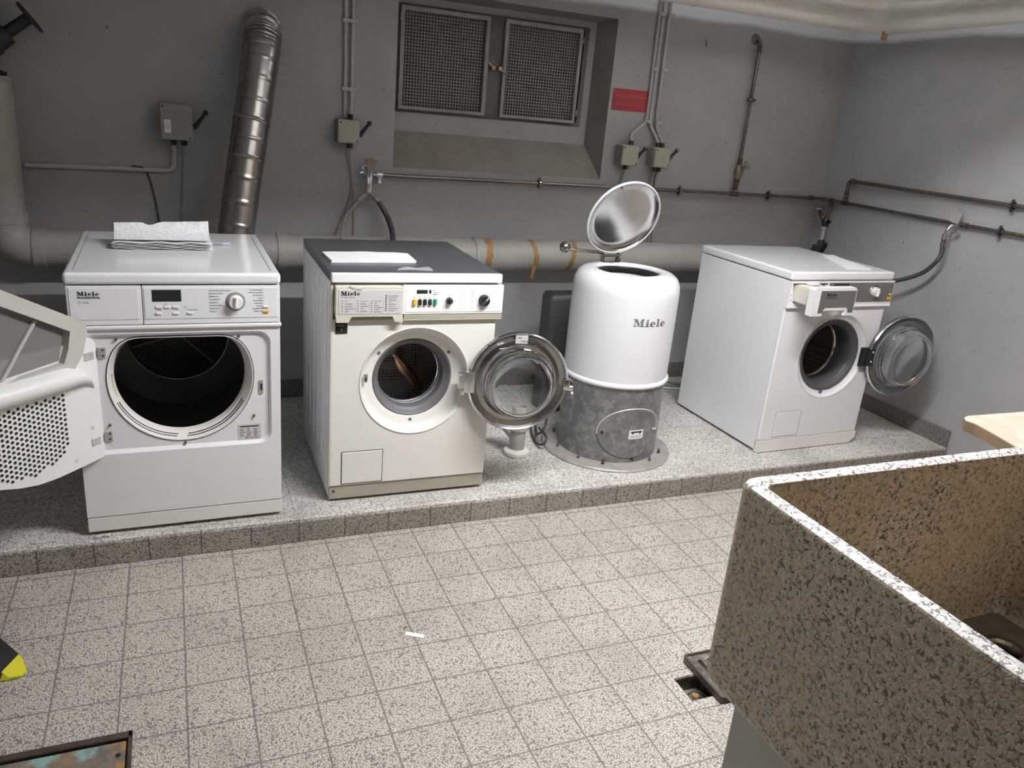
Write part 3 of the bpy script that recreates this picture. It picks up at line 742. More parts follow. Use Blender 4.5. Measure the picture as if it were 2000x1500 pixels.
cable([(-.06, cy-.004, 1.137), (-.015, cy-.004, 1.13), (.006, YW-.006, 1.08), (.024, YW-.006, .98), (.034, YW-.006, .88), (.036, YW-.006, .80)], .0035, 'thin dark cable leaving the horizontal conduit and hanging behind the dryer', 'hose')
cable([(.827, YW-.037, 1.266), (.836, YW-.008, 1.20), (.850, YW-.006, 1.10), (.857, YW-.006, .98), (.859, YW-.006, .80)], .0045, 'straight cable running down the wall from the switch box above the chrome tap')
cable([(.815, YW-.030, 1.288), (.822, YW-.008, 1.23), (.846, YW-.006, 1.115), (.828, YW-.006, 1.01), (.795, YW-.006, .93), (.766, YW-.006, .85)], .0045, 'slack cable swinging sideways from the switch box above the chrome tap')
cable([(2.238, YW-.037, 1.25), (2.246, YW-.008, 1.20), (2.236, YW-.006, 1.12), (2.236, YW-.006, .80)], .005, 'cable dropping from the switch box directly below the red sign')
cable([(2.418, YW-.037, 1.25), (2.424, YW-.008, 1.22), (2.424, YW-.006, 1.15), (2.446, YW-.006, 1.0), (2.470, YW-.006, .80)], .006, 'cable nearer the red sign of the two below the two-conduit switch box')
cable([(2.440, YW-.037, 1.25), (2.450, YW-.008, 1.22), (2.452, YW-.006, 1.15), (2.466, YW-.006, 1.0), (2.494, YW-.006, .80)], .006, 'cable farther from the red sign of the two below the two-conduit switch box')

# ---- red sign
t = thing('wall_sign', 'small red sign with two lines of pale lettering beside the window niche', 'sign', (2.138, YW, 1.532))
obj('sign_plate', rbox(0, .199, -.004, 0, 0, .103, .0015), 'red', t)
bm = text_bm('Bitte im Waschraum', .021, .016, -.0045, .064); merge(bm, text_bm('nur Reinigung lassen', .021, .012, -.0045, .026))
obj('lettering', bm, 'pinktext', t, False)
bm = NB()
for a, b in ((.008, .095), (.191, .008)): lathe(bm, [(0, -.001), (.003, -.001), (.003, .001), (0, .001)], (a, -.0045, b), 'y', 8)
obj('screws', bm, 'chrome', t)
# nail and dowel holes left as little objects
for (x, z, lb) in ((2.63, 1.905, 'thin nail in the wall above the stub of the upright pipe'),):
    tag(obj('nail', tube(NB(), [(x, YW, z), (x, YW-.015, z-.002), (x+.001, YW-.017, z-.03)], .0022, 6), 'soot'), lb, 'nail')

# ================================================================ MACHINES
def perf_mat(name, base, dots, scale, size=.28, metal=1.0, rough=.2):
    m = bpy.data.materials.new(name); m.use_nodes = True
    N, L = nt(m); b = N['Principled BSDF']
    tc = N.new('ShaderNodeTexCoord')
    v = N.new('ShaderNodeTexVoronoi'); v.inputs['Scale'].default_value = scale; v.inputs['Randomness'].default_value = .12
    L.new(tc.outputs['Object'], v.inputs['Vector'])
    f = ramp(N, L, v.outputs['Distance'], size-.05, size+.05)
    L.new(mixc(N, L, f, dots, base), b.inputs['Base Color']); b.inputs['Metallic'].default_value = metal; b.inputs['Roughness'].default_value = rough
    return m
M['drumperf'] = perf_mat('perforated_drum_steel', (.55, .53, .51, 1), (.03, .03, .03, 1), 84, metal=.8, rough=.28)
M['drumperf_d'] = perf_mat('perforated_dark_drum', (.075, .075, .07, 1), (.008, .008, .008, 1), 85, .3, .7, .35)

def dshape(cx, cz, r, top, n=48):
    """round opening with a flat top"""
    pts = []
    a0, a1 = R_(14), R_(166)
    for i in range(n+1):
        a = a1+(2*PI-(a1-a0))*i/n
        pts.append((cx+r*math.cos(a), cz+r*math.sin(a)))
    e = pts[-1]; s = pts[0]; h = top
    fl = r*.52
    def bez(p, c, q, m=7): return [((1-t)**2*p[0]+2*t*(1-t)*c[0]+t*t*q[0], (1-t)**2*p[1]+2*t*(1-t)*c[1]+t*t*q[1]) for t in [k/m for k in range(1, m+1)]]
    pts += bez(e, (cx+r*.88, h), (cx+fl, h))
    pts += [(cx+fl*(1-2*k/4), h) for k in range(1, 4)]
    pts += [(cx-fl, h)]+bez((cx-fl, h), (cx-r*.88, h), s)[:-1]
    return pts
def ring3(pts, y): return [(a, y, b) for a, b in pts]

def cabinet(t, W, D, z0, z1, m, back='white', th=.010, y0=.010):
    bm = NB()
    box(bm, 0, th, y0, D, z0, z1, .002, 1); box(bm, W-th, W, y0, D, z0, z1, .002, 1)
    box(bm, th, W-th, D-th, D, z0, z1); box(bm, th, W-th, y0, D-th, z0, z0+th)
    box(bm, th, W-th, y0+.02, D-th, z1-.15, z1-.14)
    c = obj('cabinet', bm, m, t)
    for x, y in ((.04, .06), (W-.04, .06), (.04, D-.06), (W-.04, D-.06)):
        obj('foot', lathe(NB(), [(0, .0005), (.020, .0005), (.020, .006), (.008, .008), (.008, z0+.001), (0, z0+.001)], (x, y, 0), 'z', 16), 'black', t)
    return c

# ---------------------------------------------------------------- dryer
T = thing('tumble_dryer', 'white tumble dryer with a wide dark opening, its perforated door swung open', 'dryer', (-0.2092, -0.2452, HP), .0084)
D = .7153
cabinet(T, .597, D, .020, .822, 'white')
bm = plate(NB(), [(0, .066), (.597, .066), (.597, .684), (0, .684)], [rrect(.020, .567, .280, .670, .040, 8)], 0, .010)
loft(bm, [ring3(rrect(.020, .567, .280, .670, .040, 8), 0), ring3(rrect(.023, .564, .283, .667, .038, 8), .003), ring3(rrect(.030, .557, .291, .660, .033, 8), .012)], False, False)
plate(bm, rrect(.030, .557, .291, .660, .033, 8), [dshape(.300, .520, .2135, .656)], .012, .012)
bmesh.ops.remove_doubles(bm, verts=bm.verts[:], dist=1e-5)
obj('front_panel', bm, 'white', T, False)
obj('kick_panel', rbox(-.001, .598, .000, .02, .012, .063, .005, 2), 'white_warm', T)
obj('bead_strip', rbox(-.003, .601, -.009, .02, .685, .697, .004, 3), 'white', T)
# fascia
bm = rbox(.001, .1985, -.004, .03, .699, .818, .002, 1); box(bm, .008, .190, -.0058, -.003, .716, .812, .001, 1)
obj('service_flap', bm, 'white', T)
fp = obj('control_panel', merge(rbox(.2005, .597, -.004, .03, .699, .818, .002, 1), rbox(.205, .589, -.0058, -.003, .716, .812, .001, 1)), 'white', T)
lid = obj('lid', rbox(-.004, .600, -.008, D, .8215, .857, .011, 4), 'white', T)
for x in (.020, .573): obj('lid_seam', box(NB(), x, x+.0025, .03, D-.03, .8566, .8574), 'greyink', lid)
obj('maker_name', logo_bm(.057, .030, -.0059, .789), 'ink', T)
obj('lettering', text_bm('PROFESSIONAL', .0088, .030, -.0059, .7805, bold=.0002), 'ink', T, False)
obj('lettering', text_bm('PT 5136', .0085, .031, -.0059, .766), 'greyink', T, False)
obj('display', rbox(.227, .308, -.0072, -.005, .770, .806, .001, 1), 'display', fp)
for x, z in ((.244, .753), (.2675, .753), (.291, .753), (.243, .7335), (.291, .7335), (.3315, .7335)):
    obj('button', rbox(x-.009, x+.009, -.0095, -.005, z-.004, z+.004, .0025, 3), 'plastic_w', fp)
bm = text_bm('Zeit', .005, .260, -.006, .7605)
for x, z in ((.240, .7445), (.288, .7445), (.322, .7445), (.311, .752)): merge(bm, lathe(NB(), [(0, -.0062), (.0013, -.0062), (.0013, -.005)], (x, 0, z), 'y', 8))
merge(bm, text_bm('Start', .005, .243, -.006, .7425)); merge(bm, text_bm('Ton', .005, .2915, -.006, .7425)); merge(bm, text_bm('Schonen plus', .005, .326, -.006, .7425)); merge(bm, text_bm('PC', .0055, .315, -.006, .750))
for i, s in enumerate(('Baumwolle Schranktrocken', 'Schranktrocken +', 'Bügelfeucht', 'Mangelfeucht', 'Pflegeleicht', 'Schranktrocken', 'Bügelfeucht', 'Glätten')):
    merge(bm, text_bm(s, .0056, .388, -.006, .8015-i*.0092*(1 if i < 4 else 1.02)))
for i, s in enumerate(('Zeitwahl Kaltluft', 'Zeitwahl Warmluft', 'Oberhemden', 'Jeans', 'Wolle Finish', 'Feinwäsche', 'Outdoor', 'Imprägnieren', 'Glätten plus')):
    merge(bm, text_bm(s, .0056, .544, -.006, .803-i*.0085, align='RIGHT'))
box(bm, .386, .3863, -.0061, -.0058, .732, .809); box(bm, .5464, .5467, -.0061, -.0058, .732, .809)
obj('lettering', bm, 'greyink', fp, False)
k = obj('selector_knob', lathe(NB(), [(0, -.026), (.018, -.026), (.021, -.022), (.022, -.010), (.022, -.005)], (.463, 0, .768), 'y', 40), 'plastic_w', T)
obj('knob_ring', lathe(NB(), [(.0225, -.0075), (.029, -.0072), (.030, -.0055), (.022, -.0055)], (.463, 0, .768), 'y', 40), 'box_d', k)
bm = rbox(.4575, .4685, -.033, -.024, .750, .787, .004, 3)
obj('knob_grip', bm, 'plastic_w', k)
obj('knob_mark', rbox(.4622, .4638, -.0336, -.032, .772, .786, .0003, 1), 'greyink', k)
obj('start_button', rbox(.544, .562, -.0095, -.005, .730, .738, .0028, 3), 'orangeb', fp)
obj('door_button', rbox(.544, .562, -.0095, -.005, .7465, .7545, .0028, 3), 'plastic_w', fp)
# opening: seal ring, lint grille, drum
d0 = dshape(.300, .520, .2135, .656); d1 = dshape(.2985, .522, .2035, .652); d2 = dshape(.2975, .5235, .1945, .648); d3 = dshape(.2975, .524, .1925, .646)
obj('seal_ring', loft(NB(), [ring3(d0, .0105), ring3(dshape(.300, .520, .2125, .655), .0085), ring3(dshape(.300, .520, .2095, .653), .0095), ring3(d1, .020), ring3(dshape(.2975, .523, .196, .649), .036), ring3(d2, .040), ring3(d3, .060)], False, False), 'white_warm', T)
obj('seal_gap', tube(NB(), [Vector((a, .0118, b)) for a, b in dshape(.300, .520, .2142, .6567)+[dshape(.300, .520, .2142, .6567)[0]]], .0018, 6, False), 'ink', T)
bm = NB()
for k_, a in enumerate([R_(203+i*2.05) for i in range(30)]+[R_(273+i*2.05) for i in range(30)]):
    if k_ == 30: obj('grille_slots', bm, 'ink', T); bm = NB()
    for rr, yy, of in ((.2045, .0186, 0), (.1995, .0262, .018)):
        p = Vector((.2985+rr*math.cos(a+of), yy, .522+rr*math.sin(a+of)))
        b2 = box(NB(), -.0029, .0029, -.0012, .0012, -.0016, .0016)
        xform(b2, Matrix.Translation(p) @ Matrix.Rotation(-(a+PI/2), 4, 'Y') @ Matrix.Rotation(R_(-33), 4, 'X')); merge(bm, b2)
obj('grille_slots', bm, 'ink', T)
obj('rust_mark', loft(NB(), [[(.2985+r*math.cos(a), y, .522+r*math.sin(a)) for a in [R_(176+i*3) for i in range(9)]] for r, y in ((.2065, .0165), (.1975, .0335))], False, False, False), 'tape', T)
obj('drum', lathe(NB(), [(.196, .062), (.280, .066), (.288, .085), (.289, .25), (.283, .258), (.281, .268), (.289, .28), (.289, .50), (.27, .535), (.19, .545), (.176, .545), (.172, .556)], (.2985, 0, .505), 'y', 72), 'drumdark', T)
db = obj('drum_back', lathe(NB(), [(.172, .556), (0, .556)], (.2985, 0, .505), 'y', 48), 'drumperf_d', T)
bm = NB()
for a in (90, 210, 330):
    b2 = box(NB(), .02, .17, -.008, .0, -.006, .006, .003, 1); xform(b2, Matrix.Translation((.2985, .556, .505)) @ Matrix.Rotation(-R_(a-14), 4, 'Y')); merge(bm, b2)
obj('back_ribs', bm, 'drumdark', db)
bm = tube(NB(), [(.2985+.176*math.cos(a*PI/24), .546, .505+.176*math.sin(a*PI/24)) for a in range(49)], .003, 8)
obj('drum_ring', bm, 'drum', db)
for i in range(3):
    a = R_(25+120*i); bm = NB()
    loops = []
    for y in (.09, .24): loops.append([(.2985+(.289-h)*math.cos(a+o), y, .505+(.289-h)*math.sin(a+o)) for o, h in ((-.12, 0), (-.04, .035), (.04, .035), (.12, 0))])
    obj('drum_paddle', loft(bm, loops), 'darkgrey', T)
# catch, screws, sticker
bm = plate(NB(), rrect(.530, .543, .452, .500, .004, 3), [[(.5335, .465), (.5395, .465), (.5395, .488), (.5335, .488)]], .0085, .0125)
obj('catch_plate', bm, 'chrome', T); obj('catch_hole', rbox(.533, .540, .0105, .0125, .464, .489, .0005, 1), 'hole', T)
for x, z in ((.121, .6505), (.471, .6505), (.086, .375), (.513, .377), (.299, .297)):
    obj('screw', lathe(NB(), [(0, .003), (.003, .004), (.0045, .008), (.0045, .0125)], (x, 0, z), 'y', 12), 'chrome_r', T)
st = obj('rating_sticker', rbox(.461, .535, .0112, .0119, .290, .347, .0003, 1), 'label', T)
bm = NB(); box(bm, .467, .527, .0108, .0112, .337, .341)
for i in range(5):
    for j in range(3):
        box(bm, .468+j*.021, .468+j*.021+random.uniform(.008, .017), .0108, .0112, .3285-i*.0058, .3300-i*.0058)
merge(bm, text_bm('M 110 231', .010, .484, .0111, .2955))
obj('sticker_print', bm, 'ink', st, False)
# hinges and door
for z in (.611, .339):
    h = obj('hinge', rbox(.060, .092, .006, .0125, z-.017, z+.017, .002, 1), 'hingesteel', T)
    bm = cyl(NB(), (.052, -.006, z-.018), (.052, -.006, z+.018), .0065, 14)
    box(bm, .050, .068, -.006, .0115, z-.012, z+.012, .001, 1); box(bm, .022, .050, -.010, -.006, z-.012, z+.010, .001, 1)
    obj('hinge_knuckle', bm, 'chrome_r', h)
    bm = NB()
    for a, b in ((.083, .009), (.083, -.009)): lathe(bm, [(0, .004), (.0028, .005), (.0028, .0062)], (a, 0, z+b), 'y', 10)
    obj('hinge_screws', bm, 'black', h)
# the open door: local x runs from the hinge, local +y faces the viewer
outline = [(-.022, .640), (-.024, .30), (-.018, .279), (.01, .276), (.06, .272), (.14, .268), (.20, .271), (.255, .283), (.312, .302), (.37, .333), (.42, .378), (.458, .435), (.478, .50), (.482, .56), (.470, .62), (.440, .652), (.40, .662), (.045, .662), (.03, .668), (.0, .668), (-.014, .660)]
holes = []
def inside(p, poly):
    c = False; j = len(poly)-1
    for i in range(len(poly)):
        if (poly[i][1] > p[1]) != (poly[j][1] > p[1]) and p[0] < (poly[j][0]-poly[i][0])*(p[1]-poly[i][1])/(poly[j][1]-poly[i][1])+poly[i][0]: c = not c
        j = i
    return c
reg = [(.093, .520), (.090, .375), (.105, .345), (.150, .315), (.21, .300), (.27, .307), (.33, .332), (.385, .375), (.42, .43), (.425, .520)]
for i in range(26):
    for j in range(17):
        p = (.0985+i*.01350, .5155-j*.0152-(.0076 if i % 2 else 0))
        if inside(p, reg): holes.append(circle(p[0], p[1], .0056, 10, .3))
DO = obj('door', plate(NB(), outline, holes, -.004, 0), 'plastic_w', T, True, (.05, -.02, 0), (0, 0, R_(180+43)), ang=40)
# rounded rim and the outer shell behind
rim = outline
inn = [(.23+(a-.23)*.965, .47+(b-.47)*.955) for a, b in outline]
obj('door_shell', loft(NB(), [[(a, -.0070, b) for a, b in inn], [(a, -.0072, b) for a, b in rim], [(a, -.030, b) for a, b in rim], [(a, -.042, b) for a, b in inn]], False, True), 'white', DO, ang=50)
obj('dark_backing', plate(NB(), reg, [], -.0060, -.0052), 'darkgrey', DO, False)  # added dark sheet: shade behind the door holes put in as colour
# rounded ledge over the holes
loops = []
for i in range(30):
    f = i/29; s = -.004+.47*f
    g = min(1, (f/.22))**.6; e = min(1, (1-f)/.12)**.5; k_ = g*e
    zc = .5715-.058*(1-g)**1.6; hh = .004+.032*k_; dd = .003+.050*k_
    loops.append([(s, dd*max(0, math.cos(a)), zc+hh*math.sin(a)) for a in [R_(-90+180*q/14) for q in range(15)]])
obj('door_ledge', loft(NB(), loops, True, True), 'plastic_w', DO, ang=60)
bm = NB()
for s, z in ((.022, .560), (.012, .386), (.075, .300)):
    lathe(bm, [(0, .002), (.0035, .002), (.0045, .0012), (.0065, .0005)], (s, 0, z), 'y', 12)
obj('door_screws', bm, 'label', DO)
for z in (.611, .339):
    obj('hinge_leaf', rbox(-.012, .020, -.0005, .003, z-.012, z+.012, .001, 1), 'hingesteel', DO)
fo = [(.020, .721), (.019, .690), (.038, .630), (.068, .592), (.30, .575), (.42, .625), (.475, .72), (.478, .84), (.455, .945), (.430, .957)]
fi = [(.072, .706), (.083, .655), (.100, .616), (.29, .603), (.395, .645), (.435, .73), (.438, .83), (.420, .905)]
bm = plate(NB(), fo, [fi], -.014, .022)
LF = obj('lint_filter', bm, 'filterpl', DO, ang=40); LF['label'] = 'cream lint filter frame pulled up out of the door'
bm = plate(NB(), [(.078, .702), (.10, .622), (.29, .608), (.39, .65), (.43, .73), (.43, .83), (.415, .895)], [], .000, .0016)
o = obj('filter_mesh', bm, 'lintmesh', DO)
bm = tube(NB(), [(.160, .004, .752), (.275, .004, .602)], .0055, 8); tube(bm, [(.300, .004, .83), (.40, .004, .66)], .0055, 8)
obj('filter_rib', bm, 'filterpl', DO)
# paper and pen on the dryer
def on(mx, my, rot, x, y): return (mx+x*math.cos(rot)-y*math.sin(rot), my+x*math.sin(rot)+y*math.cos(rot))
px_, py_ = on(-0.2092, -0.2452, .0084, .112, .352)
t = thing('paper_stack', 'creased stack of handwritten lists curling up on top of the dryer', 'paper', (px_, py_, HP+.8578), .0084)
bm = NB()
for i in range(7):
    z = .0005+i*.0032; j = random.uniform(-.004, .004)
    loops = []
    for q in range(15):
        u = q/14*.305
        loops.append([(u+j, 0+random.uniform(0, .002)+.0015*math.sin(q*1.9+i), z+.0022*math.sin(q*1.3+i*2)+.0022), (u+j, .135, z+.001), (u+j, .135, z+.0018), (u+j, .0+.0015*math.sin(q*1.9+i), z+.0022*math.sin(q*1.3+i*2)+.003)])
    loft(bm, loops)
obj('sheets', bm, 'paper', t, ang=80)
bm = NB(); loops = []
for q in range(31):
    u = q/30*.300; wv = .004*math.sin(q*.9)+.003*math.sin(q*2.3)
    topz = .072+.012*(u/.3)-.010*math.exp(-((u-.112)/.02)**2)
    pr = [(.020, .030), (.045, .031+wv*.4), (.075, .042+wv*.6), (.095, .058+wv*.5), (.102, topz)]
    loops.append([(u+.003+.0015*math.sin(q), a+wv*.5, b) for a, b in pr]+[(u+.003+.0015*math.sin(q), a+wv*.5+.0012, b-.0012) for a, b in pr[::-1]])
obj('curled_sheet', loft(bm, loops), 'written', t, ang=80)
pbx, pby = on(-0.2092, -0.2452, .0084, .410, .462)
t = thing('pen', 'clear pen with a blue refill lying behind the paper stack on the dryer', 'pen', (pbx, pby, HP+.8578), .0084)
obj('barrel', cyl(NB(), (-.05, 0, .0046), (.052, 0, .0046), .0036, 10), 'clearp', t)
obj('refill', cyl(NB(), (-.05, 0, .0046), (.050, 0, .0046), .0020, 8), 'blue', t)
obj('cap', cyl(NB(), (.048, 0, .0050), (.075, 0, .0050), .0050, 10), 'clearp', t)

# ---------------------------------------------------------------- front loaders
def washer_drum(t, cx, cz, y0, r, paddles=True, dp=.36):
    o = obj('drum', lathe(NB(), [(.130, y0), (.200, y0+.008), (r-.01, y0+.03), (r, y0+.06), (r, y0+dp-.03), (r-.02, y0+dp), (.10, y0+dp+.015), (.04, y0+dp+.002), (0, y0+dp)], (cx, 0, cz), 'y', 72), 'drumperf', t)
    for i in range(3 if paddles else 0):
        a = R_(-62+120*i); loops = []
        for y, s in ((y0+.02, .4), (y0+.05, 1), (y0+dp-.06, 1), (y0+dp-.015, .6)):
            loops.append([(cx+(r-h*s)*math.cos(a+w_), y, cz+(r-h*s)*math.sin(a+w_)) for w_, h in ((-.20, 0), (-.07, .055), (0, .066), (.07, .055), (.20, 0))])
        obj('drum_paddle', loft(NB(), loops), 'drum', t, ang=50)
    return o
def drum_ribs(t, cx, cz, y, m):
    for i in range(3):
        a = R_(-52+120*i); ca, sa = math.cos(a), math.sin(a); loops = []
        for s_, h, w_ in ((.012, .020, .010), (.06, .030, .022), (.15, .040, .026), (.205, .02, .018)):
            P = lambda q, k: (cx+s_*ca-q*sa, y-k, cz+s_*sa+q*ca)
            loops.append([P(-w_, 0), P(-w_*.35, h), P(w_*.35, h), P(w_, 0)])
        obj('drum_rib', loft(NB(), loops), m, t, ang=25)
def porthole(t, hx, hz, y, rad, ang, ring, rg, glass_r, depth, off=0.0):
    """door hinged on its left edge as seen from the front; local x runs outwards, local -y faces the viewer"""
    c = (rad+off, 0, 0)
    prof = [(rad-.003, .014), (rad, .010), (rad, -.004), (rad-.004, -.009), (rad-.009, -.005), (rad-.014, .001), (glass_r+.018, .006), (glass_r+.006, .001), (glass_r+.001, .001), (glass_r+.001, .014)]
    d = obj('door', lathe(NB(), prof, c, 'y', 80), ring, t, True, (hx, y, hz), (0, 0, -ang))
    obj('door_rim', lathe(NB(), [(rad+.0005, -.004), (rad-.004, -.0105), (rad-.0085, -.0055), (rad-.0085, -.0045), (rad-.004, -.0085), (rad, -.003)], c, 'y', 80), rg, d)
    k = glass_r
    out = [(k, .006), (k, -.006), (k-.004, -.010), (k-.006, -.020), (k-.010, -.023), (k-.012, -.033), (k-.016, -.036), (k-.019, -depth*.62), (k-.028, -depth*.84), (k-.045, -depth*.97), (k*.45, -depth), (0, -depth)]
    inn_ = [(0, -depth+.006), (k*.45, -depth+.006), (k-.048, -depth*.97+.006), (k-.034, -depth*.82+.002), (k-.0245, -depth*.60), (k-.017, -.020), (k-.009, 0), (k-.006, .006)]
    obj('glass_bowl', lathe(NB(), out+inn_+[(k, .006)], c, 'y', 72), 'glass', d, ang=30)
    return d, c

# ---- middle washing machine
T = thing('washing_machine', 'cream-white washing machine with a slate-grey top and a chrome porthole door', 'washing machine', (0.5571, -0.1886, HP), -.0081)
W, D = .595, .6474
cabinet(T, W, D, .020, .816, 'rib')
bm = NB()
for i, y in enumerate((.055, .150, .245, .340, .435, .530)):
    box(bm, -.004, .002, y, y+.012, .135-.0*i, .775, .0035, 2)
obj('side_ribs', bm, 'rib', T)
bm = NB(); box(bm, -.001, .010, -.001, .022, .066, .81, .004, 2); obj('corner_trim', bm, 'cream', T)
cx, cz = .304, .455
bm = plate(NB(), rrect(.0045, .594, .067, .688, .006, 3), [circle(cx, cz, .203, 72)], 0, .014)
obj('front_panel', bm, 'white_warm', T, False)
obj('porthole_surround', lathe(NB(), [(.203, .0005), (.201, -.003), (.1975, -.0025), (.194, .004), (.190, .018), (.184, .028), (.172, .034), (.150, .038), (.147, .044)], (cx, 0, cz), 'y', 96), 'white_warm', T, ang=60)
g = obj('door_gasket', lathe(NB(), [(.148, .046), (.146, .041), (.143, .040), (.137, .046), (.131, .058), (.126, .060), (.122, .066), (.120, .085), (.121, .105), (.135, .118)], (cx, 0, cz), 'y', 72), 'rubber', T, ang=60)
obj('gasket_lip', lathe(NB(), [(.1185, .090), (.1165, .098), (.118, .112), (.1265, .122), (.128, .110), (.124, .092)], (cx, 0, cz), 'y', 72), 'rubber_l', g, ang=60)
obj('drum_rim', lathe(NB(), [(.120, .119), (.117, .122), (.120, .126), (.124, .124)], (cx, 0, cz), 'y', 72), 'chrome', T)
washer_drum(T, cx, cz, .126, .238, dp=.23)
drum_ribs(T, cx, cz, .372, 'ribreflect')
for a in (142, 36, 269):
    q = (cx+.162*math.cos(R_(a)), cz+.162*math.sin(R_(a)))
    s = obj('surround_plug', lathe(NB(), [(0, .0345), (.0065, .0350), (.0075, .0385)], (q[0], 0, q[1]), 'y', 16), 'rubber', T)
bm = rbox(.120, .134, .018, .026, .455, .485, .001, 1); xform(bm, Matrix.Translation((0, -.008, 0)))
obj('catch_plate', bm, 'chrome', T); obj('catch_hole', rbox(.124, .130, .0095, .0175, .460, .473, .0005, 1), 'hole', T)
obj('filter_flap', merge(rbox(.046, .193, -.0035, .003, .072, .196, .004, 2), rbox(.186, .191, -.0042, .0, .115, .150, .001, 1)), 'white_warm', T)
bm = plate(NB(), [(.0435, .0695), (.1955, .0695), (.1955, .1985), (.0435, .1985)], [[(.0455, .0715), (.1935, .0715), (.1935, .1965), (.0455, .1965)]], -.0006, .0005)
obj('flap_gap', bm, 'ink', T)
k = obj('kick_panel', rbox(.002, .592, .005, .03, .010, .066, .003, 1), 'beige', T)
obj('screw', lathe(NB(), [(0, .001), (.005, .002), (.005, .0055)], (.019, 0, .043), 'y', 12), 'rustbrass', k)
# lid: grey top, white front edge
lid = obj('lid', rbox(.000, .601, .010, D, .8195, .848, .003, 2), 'lidgrey', T)
obj('lid_front_edge', rbox(.001, .604, -.012, .011, .8165, .8475, .004, 3), 'plastic_w', lid)
obj('lid_shadow_gap', rbox(.004, .592, .008, .02, .807, .818, .001, 1), 'beige', T)
# fascia right
fp = obj('control_panel', rbox(.243, .612, -.012, .03, .706, .809, .002, 1), 'plastic_w', T)
obj('panel_insert', rbox(.252, .604, -.0135, -.011, .714, .802, .0008, 1), 'panel_w', fp)
obj('lower_strip', merge(rbox(.248, .613, -.010, .01, .688, .7055, .002, 1), rbox(.248, .613, -.013, .01, .6835, .6885, .001, 1)), 'beige', fp)
obj('display', rbox(.290, .3285, -.0148, -.013, .780, .793, .0005, 1), 'display', fp)
obj('signal_window', rbox(.3345, .3415, -.0148, -.013, .780, .793, .001, 1), 'black', fp)
for x, m_ in ((.283, 'yellowb'), (.302, 'black'), (.320, 'black'), (.3385, 'dgreenb'), (.3565, 'greenb')):
    obj('push_button', rbox(x-.0058, x+.0058, -.0215, -.012, .7395, .7615, .003, 3), m_, fp)
for x, r in ((.4085, .0120), (.5385, .0215)):
    kb = obj('knob', lathe(NB(), [(0, -.028), (r*.8, -.028), (r*.88, -.025), (r, -.014), (r*1.02, -.013)], (x, 0, .7545), 'y', 32), 'black', T)
    bm = rbox(-.0028 if r < .02 else -.004, .0028 if r < .02 else .004, -.033, -.027, -r*.8, r*.8, .001, 1)
    xform(bm, Matrix.Translation((x, 0, .7545)) @ Matrix.Rotation(R_(0 if r < .02 else 38), 4, 'Y'))
    obj('knob_grip', bm, 'darkgrey', kb)
    if r > .02:
        bm = rbox(-.0018, .0018, -.0336, -.0326, .003, .017, .0003, 1); xform(bm, Matrix.Translation((x, 0, .7545)) @ Matrix.Rotation(R_(38), 4, 'Y')); obj('knob_mark', bm, 'label', kb)
bm = NB()
for x in (.283, .302, .320, .3385, .3565): merge(bm, text_bm('ein', .0048, x-.004, -.0137, .7665))
for i in range(24):
    a = R_(i*15); box(bm, .5385+.029*math.cos(a)-.0008, .5385+.029*math.cos(a)+.0008, -.0138, -.0134, .7545+.029*math.sin(a)-.0012, .7545+.029*math.sin(a)+.0012)
for i in range(10): box(bm, .4475, .4530, -.0138, -.0134, .7225+i*.0076, .7232+i*.0076); box(bm, .4565, .4565+.003*(1+i % 2), -.0138, -.0134, .7225+i*.0076, .7232+i*.0076)
for x, z in ((.492, .790), (.492, .783), (.492, .776), (.492, .769), (.494, .752), (.495, .728), (.572, .790), (.577, .728)): lathe(bm, [(0, -.0138), (.0018, -.0138), (.0018, -.0134)], (x, 0, z), 'y', 8)
for i, s in enumerate(('kurz', 'Temperatur', 'Spülstop')): merge(bm, text_bm(s, .0048, .348, -.0137, .789-i*.0065))
merge(bm, text_bm('1400', .0048, .386, -.0137, .7515)); merge(bm, text_bm('max', .0048, .424, -.0137, .7515)); merge(bm, text_bm('Start', .0048, .403, -.0137, .7710))
obj('lettering', bm, 'greyink', fp, False)
# detergent drawer front
dw = obj('detergent_drawer', merge(rbox(.012, .241, -.026, .02, .706, .8075, .004, 2), prism(NB(), [(.013, .707), (.240, .707), (.243, .684), (.215, .684), (.205, .704), (.066, .704), (.056, .684), (.016, .684)], -.026, -.004)), 'cream', T, ang=40)
obj('handle_recess', rbox(.060, .210, -.012, .01, .688, .706, .001, 1), 'beige', dw)
obj('drawer_label', rbox(.021, .235, -.0274, -.0258, .713, .797, .001, 1), 'label', dw)
obj('maker_name', logo_bm(.063, .029, -.0276, .7775), 'ink', dw)
bm = text_bm('automatic programme', .0050, .030, -.0276, .7700)
cols = ((.031, .756, ('Ein', 'Kochwäsche', 'Buntwäsche', 'Pflegeleicht Extra', 'Spülen')), (.083, .756, ('Feinwäsche', 'Synthetik', 'Handwäsche', 'Wolle', 'Schleudern')), (.129, .756, ('Baumwolle', 'Kurz', 'Stärken', 'Mischgewebe', 'Pumpen', 'Extra Spülen')), (.178, .7745, ('Vorwäsche lang', 'Hauptwäsche', 'Weichspüler', 'Spülen', 'Waschmittel', 'Temperatur', 'Schleudern kurz', 'Flusensieb')))
for x, z, ls in cols:
    for i, s in enumerate(ls):
        zz = z-i*(.0085 if len(ls) < 6 else .0073)
        merge(bm, text_bm(s, .0052, x+.011, -.0276, zz))
        box(bm, x, x+.005, -.0278, -.0274, zz+.0005, zz+.0035)
for x in (.078, .124, .172): box(bm, x, x+.0004, -.0278, -.0274, .716, .758)
obj('lettering', bm, 'greyink', dw, False)
bm = NB()
